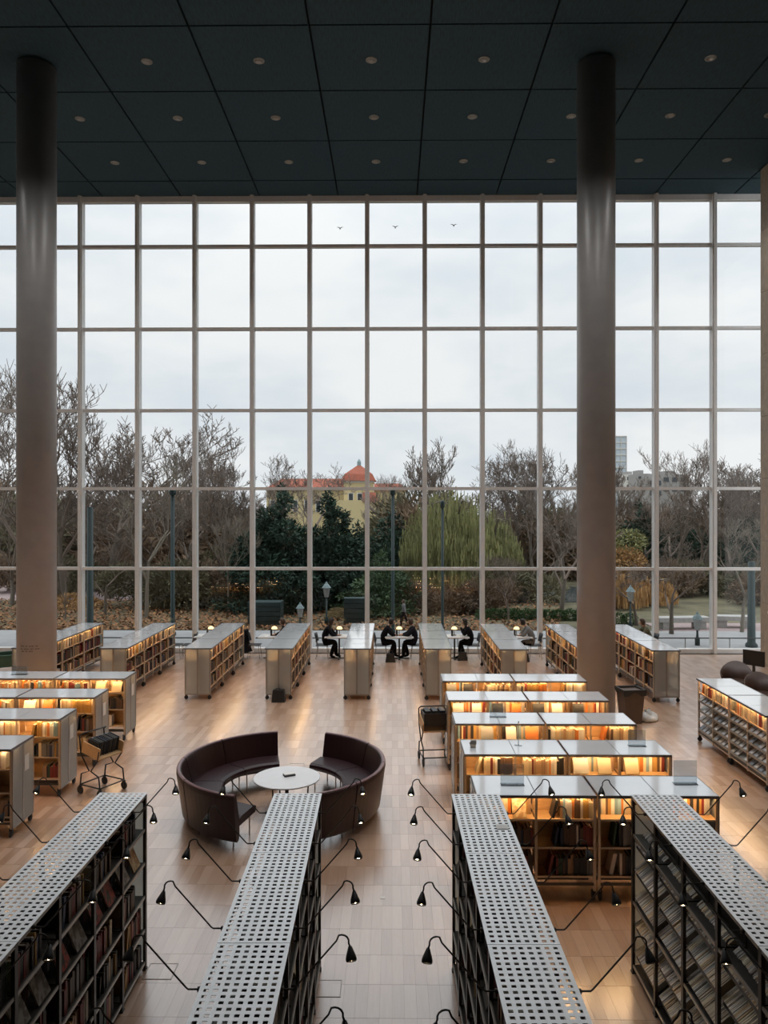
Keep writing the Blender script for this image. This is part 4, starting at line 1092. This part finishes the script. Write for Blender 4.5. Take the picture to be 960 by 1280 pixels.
# dark evergreens, willow, scrub
def foliage(name, px, d, blobs, n, size, m, label, trunk=None, seed=1, long=1.0, up=0, group=None, cat='tree'):
    e = empty(name, (X(px, d), d, -.06), 0, label, cat, group)
    leaf_cloud(seed, n, blobs, size, up, long).build('foliage', M[m], e)
    if trunk: MB().tube([(0, 0, 0), (.05, 0, trunk*.5), (0, .03, trunk)], [.16, .13, .07], 7).build('trunk', M['bark'], e, True)
def conifer(h, w, seed, tiers=9):
    g = random.Random(seed); b = []
    for t in range(tiers):
        f = t/(tiers-1); z = h*(.08+.86*f); r = w*(1-f**1.6)*.5+.22
        k = max(2, int(6*(1-f))+2)
        for i in range(k):
            a = g.uniform(0, 6.28); q = r*g.uniform(.35, .75)
            b.append(((q*math.cos(a), q*math.sin(a), z+g.uniform(-.2, .2)), (r*.55, r*.55, h/tiers*.75)))
    return b
foliage('evergreen_tree', 352, 38, conifer(6.2, 4.6, 1), 23400, 0.15, 'yew', 'broad dark evergreen tree in front of the red-roofed wing', 5, 1, 1.5)
foliage('evergreen_tree', 412, 39, conifer(6.0, 4.4, 2), 23400, 0.15, 'yew', 'dark evergreen tree in front of the yellow tower', 5, 2, 1.5)
foliage('evergreen_tree', 320, 40, conifer(4.4, 3.4, 3), 15600, 0.14, 'yew', 'low dark evergreen at the outer edge of the evergreen clump', 3.4, 3, 1.5)
foliage('evergreen_tree', 448, 41, conifer(4.2, 3.4, 8), 15600, 0.14, 'yew', 'dark evergreen beneath the yellow tower wall', 3.2, 8, 1.5)
foliage('evergreen_tree', 492, 44, conifer(5.0, 4.0, 4), 18200, 0.15, 'yew', 'dark evergreen tree between tower and willow', 4.2, 4, 1.5)
foliage('evergreen_tree', 478, 36.5, conifer(3.0, 3.4, 9), 13000, 0.13, 'yew2', 'bushy mid-green evergreen behind the two facing readers', 2.4, 9, 1.3)
foliage('evergreen_tree', 800, 54, conifer(5.4, 4.4, 5), 13000, 0.17, 'yew', 'dark evergreen beyond the plain column', 4.4, 5, 1.5)
foliage('evergreen_tree', 860, 56, conifer(5.0, 6.4, 6), 13000, 0.18, 'yew', 'dark evergreen mass behind the pond bank', 4, 6, 1.5)
foliage('evergreen_tree', 935, 52, conifer(5.0, 4.4, 7), 13000, 0.17, 'yew', 'dark evergreen near the stone wall edge', 4, 7, 1.5)
foliage('evergreen_tree', 655, 60, conifer(5.2, 5.4, 10), 13000, 0.18, 'yew', 'dark evergreen behind the thick-trunked pond tree', 4, 10, 1.5)
def willow(px, d, h, w, m, label, n, seed, strand):
    g = random.Random(seed); e = empty('willow_tree', (X(px, d), d, -.06), 0, label, 'tree')
    f = MB()
    for i in range(n):
        a = g.uniform(0, 6.28); q = math.sqrt(g.uniform(0, 1)); r = w/2*q
        z = h*(1-.42*q**2.2)*(.86+.10*math.sin(a*5+q*7)+.04*math.sin(a*11))*g.uniform(.82, 1.06); x, y = r*math.cos(a), r*math.sin(a)
        L = min(z-.15, strand*g.uniform(.4, 1.1)); k = max(3, int(L/.24))
        for j in range(k):
            zz = z - L*j/k; o = .05*j/k
            p = Vector((x+math.cos(a)*o+g.uniform(-.05,.05), y+math.sin(a)*o+g.uniform(-.05,.05), zz)); t = g.uniform(0, 3.14); s = .026*g.uniform(.6, 1.6)
            b = Vector((math.cos(t), math.sin(t), 0))*s
            f.face([p-b, p+b, p+b*.6+Vector((0, 0, -L/k*1.15)), p-b*.6+Vector((0, 0, -L/k*1.15))])
    f.build('hanging_foliage', M[m], e)
    MB().tube([(0, 0, 0), (.06, 0, h*.4), (0, 0, h*.62)], [.22, .17, .1], 8).build('trunk', M['bark'], e, True)
    for k in range(6):
        a = k*1.05; MB().tube([(0, 0, h*.55), (w*.2*math.cos(a), w*.2*math.sin(a), h*.86), (w*.36*math.cos(a), w*.36*math.sin(a), h*.84)], [.08, .05, .02], 5).build('bough', M['bark'], e)
willow(563, 42, 6.35, 5.6, 'willow', 'large yellow-green weeping willow in the park', 1500, 5, 4.2)
willow(612, 43, 5.2, 3.8, 'willow', 'smaller weeping willow beside the large one', 800, 6, 3.4)
willow(772, 39, 1.9, 2.8, 'orange', 'low weeping willow with orange-yellow leaves beside the pond', 700, 7, 1.6)
willow(815, 40, 1.6, 2.4, 'orange', 'small golden weeping shrub next to the park lantern', 500, 8, 1.3)
foliage('round_shrub', 777, 50, [((0, 0, 1.6), (1.5, 1.2, 1.0)), ((.6, 0, 1.4), (1.0, 1, .8))], 2200, .16, 'orange', 'rounded orange-leaved shrub above the golden willow', None, 31, cat='shrub')
foliage('round_shrub', 785, 51, [((0, 0, 2.9), (1.1, 1, .8))], 900, .2, 'willow', 'pale yellow-green shrub before the far evergreens', 2.4, 32, cat='shrub')
# scrub masses
SCR = [(20, 46, 3.2, 'russet'), (75, 44, 2.6, 'olive'), (140, 47, 3.4, 'russet'), (185, 39, 2.4, 'olive'), (215, 38.5, 2.6, 'olive'), (240, 40, 2.6, 'russet'), (262, 38.5, 2.2, 'olive'), (292, 39, 2.6, 'russet'), (305, 46, 3.2, 'olive'), (540, 36.5, 1.7, 'russet'), (580, 37, 1.6, 'russet'), (615, 36.5, 1.9, 'russet'),
       (655, 41, 2.6, 'olive'), (668, 56, 6.0, 'russet'), (720, 58, 6.0, 'olive'), (760, 57, 6.3, 'olive'), (820, 46, 2.2, 'russet'), (855, 44, 1.9, 'russet'), (890, 45, 2.2, 'olive'), (935, 43, 2.2, 'olive'), (960, 40, 2.0, 'russet'), (850, 62, 7.4, 'russet'), (915, 60, 7.0, 'russet'), (690, 62, 7.4, 'russet'), (590, 62, 6.6, 'russet'), (240, 58, 7.4, 'russet'), (110, 58, 7.4, 'olive'), (50, 60, 7.7, 'russet'), (175, 56, 7.0, 'russet'), (0, 52, 7.0, 'olive'), (300, 62, 7.0, 'russet'), (520, 66, 7.0, 'olive'), (440, 34.5, 0.6, 'ochre_grass')]
M['ochre_grass'] = mat('dry_grass', (.30, .23, .12), .9, var=.4, scale=2)
smesh = {}
for i, (px, d, h, m) in enumerate(SCR):
    v = i % 3
    if (m, v) not in smesh:
        g = random.Random(100+v); bl = [((g.uniform(-.7, .7), g.uniform(-.5, .5), g.uniform(.2, .62)), (g.uniform(.35, .6), .4, g.uniform(.25, .4))) for _ in range(7)]
        smesh[(m, v)] = leaf_cloud(200+v, 5200, bl, .05, .6, 2.2).mesh('foliage', M[m])
        s = MB(); 
        for q in range(9):
            a = g.uniform(0, 6.28); s.tube([(0, 0, 0), (.3*math.cos(a), .3*math.sin(a), .45), (.7*math.cos(a), .4*math.sin(a), .85)], [.02, .014, .005], 4, cap=False)
        smesh[('s', v)] = s.mesh('stems', M['twig'])
    lab = {'russet': 'russet brown scrub bush in the park beyond the glazing', 'olive': 'olive brown scrub bush in the park beyond the glazing', 'ochre_grass': 'clump of dry pale grass in front of the evergreens'}[m]
    e = empty('scrub_bush', (X(px, d), d, -.06), rnd.uniform(-.4, .4), lab, 'bush', lab); h *= rnd.uniform(.78, 1.08) if h > 3 else 1; e.scale = (h*(1.0 if h > 1 else 2.2), h*.8, h)
    link('foliage', smesh[(m, v)], e); link('stems', smesh[('s', v)], e)
for px, d, w in ((772, 33.4, 1.0), (690, 34.5, 3.4), (640, 34.8, 2.6)):
    e = empty('hedge', (X(px, d), d, -.06), 0, {33.4: 'small clipped green hedge by the golden willow', 34.5: 'low green hedge below the thick-trunked tree', 34.8: 'low green hedge beyond the reader in grey'}[d], 'hedge')
    leaf_cloud(int(px), int(1400*w), [((q*.5-w/2, 0, .22), (.34, .3, .26)) for q in range(int(w/.5)+1)], .09).build('foliage', M['hedge'], e)
    MB().tube([(-w/2, 0, .2), (w/2, 0, .2)], .02, 5).build('stems', M['bark'], e)
# fallen leaves
lv = MB(); g = random.Random(5)
LC = [(.30,.13,.05), (.24,.11,.05), (.36,.19,.08), (.18,.10,.05), (.28,.17,.09)]
for i in range(15000):
    d = 31.3 + 11*g.random()**1.5; px = g.uniform(-20, 700) if g.random() < .8 else g.uniform(-20, 320)
    x = X(px, d); a = g.uniform(0, 6.28); s = g.uniform(.05, .12); z = -.05+g.uniform(0, .05); t = g.uniform(-.04, .06)
    c = g.choice(LC); u = Vector((math.cos(a)*s, math.sin(a)*s, t)); w = Vector((-math.sin(a)*s*.6, math.cos(a)*s*.6, -t*.3)); p = Vector((x, d, z+abs(t)))
    lv.face([p-u, p-w, p+u, p+w], 0, c)
tag(lv.build('fallen_leaves', M['litter']), 'reddish brown fallen leaves carpeting the park ground', 'leaves', kind='stuff')
foliage('leaf_heap', 88, 38, [((0, 0, .35), (1.0, .8, .45)), ((.7, .2, .25), (.8, .6, .35))], 1600, .12, 'orange', 'heap of orange fallen leaves by the leaning trunk', None, 77, cat='leaf heap')

# green poles and lanterns
def pole(px, d, ytop, r, label, head=True):
    e = empty('lamp_post', (X(px, d), d, -.05), 0, label, 'lamp post'); h = Z(ytop, d)
    MB().lathe([(r*1.5, 0), (r*1.5, .12), (r, .2), (r*.85, h)], 10).build('shaft', M['pole_green'], e, True)
    if head: MB().lathe([(r*.6, h), (r*1.5, h+.06), (r*1.5, h+.26), (r*.5, h+.34)], 10).build('lamp_head', M['pole_green'], e, True)
pole(111, 28.3, 632, .13, 'thick dark green pole outside the lettered column side', False)
pole(215, 30, 618, .09, 'dark green pole outside beyond the second end-on row')
pole(491, 30.5, 618, .07, 'slim dark green lamp post beyond the facing readers')
pole(553, 30.8, 634, .06, 'slim dark green lamp post in front of the willow')
pole(937, 27.6, 700, .14, 'short thick green post outside next to the stone wall', False)
def lantern(px, d, ytop, label, s=1.0):
    h = Z(ytop, d); e = empty('park_lantern', (X(px, d), d, -.05), 0, label, 'lantern')
    hh = .62*s
    MB().lathe([(.09*s, 0), (.09*s, .25), (.045*s, .35), (.035*s, h-hh)], 10).build('post', M['pole_green'], e, True)
    MB().lathe([(.09*s, h-hh), (.16*s, h-.22*s)], 8).build('glass', M['lantern'], e)
    MB().lathe([(.2*s, h-.22*s), (.12*s, h-.1*s), (.06*s, h-.04*s), (.02*s, h+.05)], 8).build('cap', M['copper'], e)
lantern(408, 33, 727, 'park lantern on a post in front of the dark evergreens')
lantern(375, 31.5, 753, 'low park lantern near the slumped coat chair', .9)
lantern(787, 31.8, 731, 'park lantern on a slim post by the golden shrub')
lantern(870, 27.9, 764, 'park lantern on a short post outside by the stone benches')
# rails, benches
def rail(x0, x1, y, z, label):
    e = empty('handrail', ((x0+x1)/2, y, 0), 0, label, 'handrail'); w = (x1-x0)/2
    MB().tube([(-w, 0, z), (w, 0, z)], .022, 8).build('rail', M['steel'], e, True)
    n = int(w)+2
    for k in range(n): MB().tube([(-w+2*w*k/(n-1), 0, -.02), (-w+2*w*k/(n-1), 0, z)], .016, 6).build('baluster', M['steel_light'], e)
rail(X(800, 27.4), X(965, 27.4), 27.4, .32, 'low dark handrail on the terrace by the stone wall')
rail(X(60, 27.4), X(700, 27.4), 27.4, .30, 'long low dark handrail on the terrace behind the readers')
def bench(px, d, w, rz, label):
    e = empty('stone_bench', (X(px, d), d, -.03), rz, label, 'bench')
    MB().box(-w/2, w/2, -.32, .32, .30, .48).build('slab', M['granite'], e)
    for s in (-1, 1): MB().box(s*w*.33-.2, s*w*.33+.2, -.24, .24, 0, .30).build('block', M['granite'], e)
bench(851, 32, 2.2, R(6), 'long pale granite bench slab outside by the spreading tree')
bench(915, 32.4, 1.6, R(-8), 'shorter granite bench outside beside the stone wall')
# plain dark slatted boxes standing in for indistinct shapes by the evergreens
def slatted_box(px, d, w, h, label):
    e = empty('dark_slatted_box', (X(px, d), d, -.03), 0, label, 'slatted_box')
    for k in range(5): MB().box(-w/2, w/2, -w/3, w/3, h*k/5+.01, h*(k+1)/5-.01).build('board', M['pole_green'], e)
slatted_box(332, 33, 1.4, 1.0, 'dark slatted box below the evergreens')
slatted_box(443, 33.5, .9, 1.1, 'small dark slatted box under the yellow tower')

# people outside
person('person', 'person walking outside in pale clothes behind the facing readers', (X(505, 32.5), 32.5, -.05), R(160), walking(), 'coat_grey', 'hair_brown', 'coat_dark', False, .66)
person('person', 'person in a white jacket walking on the park path', (X(93, 46), 46, -.05), R(30), walking(), 'coat_white', 'hair', 'coat_grey', False, .95)

# yellow building with red roofs
YB = 112.0
b = empty('yellow_building', (X(448, YB), YB, -.05), 0, 'yellow rendered building with red tiled roofs and a square tower', 'building')
def bz(py): return Z(py, YB)
tw = 2.15
MB().box(-tw, tw, 0, 2*tw, 0, bz(601)).build('tower_wall', M['yellow_wall'], b)
MB().box(-tw-.12, tw+.12, -.12, 2*tw+.12, bz(603), bz(600.5)).build('cornice', M['white_trim'], b)
rf = MB(); z0, z1, z2 = bz(600.5), bz(592), bz(580.5); q = tw+.4
def ringq(s, z): return [(-s, tw-s, z), (s, tw-s, z), (s, tw+s, z), (-s, tw+s, z)]
rf.hexa(ringq(q, z0)+ringq(q*.8, z1)); rf.hexa(ringq(q*.8, z1)+ringq(.28, z2)); rf.build('tower_roof', M['roof_red'], b)
MB().box(-.28, .28, tw-.28, tw+.28, z2-.05, z2+.55).lathe([(.3, z2+.55), (.18, z2+.8), (.03, z2+1.0)], 8, M=Matrix.Translation((0, tw, 0))).build('cupola', M['copper'], b)
for wx in (-1.1, .2, 1.3):
    for zz in (bz(640), bz(622)):
        w = MB().box(wx-.42, wx+.42, -.06, 0, zz-.85, zz+.75).build('window', M['white_trim'], b); MB().box(wx-.3, wx+.3, -.09, -.061, zz-.72, zz+.62).build('pane', M['pane_dark'], w)
MB().hexa([(-tw-1.2, -1.4, 0), (tw+.4, -1.4, 0), (tw+.4, -.01, 0), (-tw-1.2, -.01, 0), (-tw-1.2, -1.4, bz(625)), (tw+.4, -1.4, bz(625)), (tw+.4, -.01, bz(625)), (-tw-1.2, -.01, bz(625))]).build('porch_wall', M['yellow_wall'], b)
MB().hexa([(tw*.3, -1.6, bz(627)), (tw+.8, -1.6, bz(627)), (tw+.8, -.02, bz(627)), (tw*.3, -.02, bz(627)), (tw*.3, -.3, bz(615)), (tw+.3, -.3, bz(615)), (tw+.3, -.02, bz(615)), (tw*.3, -.02, bz(615))]).build('porch_roof', M['roof_red'], b)
wl, wr2 = X(330, YB)-X(448, YB), X(441, YB)-X(448, YB)
MB().box(wl, -tw-.02, 2, 9, 0, bz(611)).build('wing_wall', M['yellow_wall'], b)
MB().hexa([(wl-.4, 1.6, bz(611)), (-tw-.02, 1.6, bz(611)), (-tw-.02, 9.4, bz(611)), (wl-.4, 9.4, bz(611)), (wl+1.8, 5, bz(596)), (-tw-.02, 5, bz(596)), (-tw-.02, 6, bz(596)), (wl+1.8, 6, bz(596))]).build('wing_roof', M['roof_red'], b)
for k in range(6):
    wx = wl + .9 + k*1.7
    w = MB().box(wx-.4, wx+.4, 1.94, 1.999, bz(640), bz(624)).build('window', M['white_trim'], b); MB().box(wx-.28, wx+.28, 1.9, 1.939, bz(639), bz(625)).build('pane', M['pane_dark'], w)
MB().hexa([(tw+.02, 4, bz(612)), (tw+5, 4, bz(612)), (tw+5, 9, bz(612)), (tw+.02, 9, bz(612)), (tw+.02, 6, bz(602)), (tw+4, 6, bz(602)), (tw+4, 7, bz(602)), (tw+.02, 7, bz(602))]).build('rear_roof', M['roof_red'], b)
MB().box(tw+.02, tw+4.8, 4.2, 8.8, 0, bz(612)).build('rear_wall', M['yellow_wall'], b)
# far city
TWD = 420.0
b = empty('tower_block', (X(768, TWD), TWD, -.05), 0, 'tall pale glass tower block far beyond the trees', 'building')
top = Z(545, TWD); w = 6.1
MB().box(-w, w, 0, 12, 0, top).build('body', M['city_glass'], b)
for k in range(7): MB().box(-w-.15, w+.15, -.3, 0, top-3.4*k-.5, top-3.4*k).build('floor_band', M['white_trim'], b)
for k in range(5): MB().box(-w+2*w*k/4-.2, -w+2*w*k/4+.2, -.45, -.3, top*.3, top).build('pier', M['white_trim'], b)
MB().box(-w-.3, w+.3, -.5, 0, top-22.5, top-21).build('sky_band', M['city_grey'], b)
for i, (p0, p1, yt, d, m) in enumerate(((782, 797, 593, 300, 'white_trim'), (796, 812, 592, 250, 'city_grey'), (810, 826, 597, 230, 'city_grey'), (826, 858, 593, 240, 'city_grey'), (652, 668, 601, 260, 'city_grey'), (922, 938, 597, 260, 'city_grey'))):
    x0, x1 = X(p0, d), X(p1, d); h = Z(yt, d)
    b = empty('city_building', ((x0+x1)/2, d, -.05), 0, ['pale low block right below the glass tower', 'grey block with stepped roof near the glass tower', 'low grey block half hidden by twigs near the tower', 'long grey block behind the leafless trees', 'brownish far house behind the trees by the plain column', 'far grey house behind the trees by the stone wall'][i].replace('right below', 'directly below'), 'building')
    hw = (x1-x0)/2
    MB().box(-hw, hw, 0, 10, 0, h).build('wall', M[m], b); MB().box(-hw*.6, hw*.2, 2, 8, h, h+1.2).build('roof_house', M['city_grey'], b)
    for r_ in range(2):
        for k in range(3):
            cx = -hw+2*hw*(k+.5)/3; MB().box(cx-hw*.2, cx+hw*.2, -.12, 0, h-2.3-3*r_, h-.9-3*r_).build('window', M['pane_dark'], b)
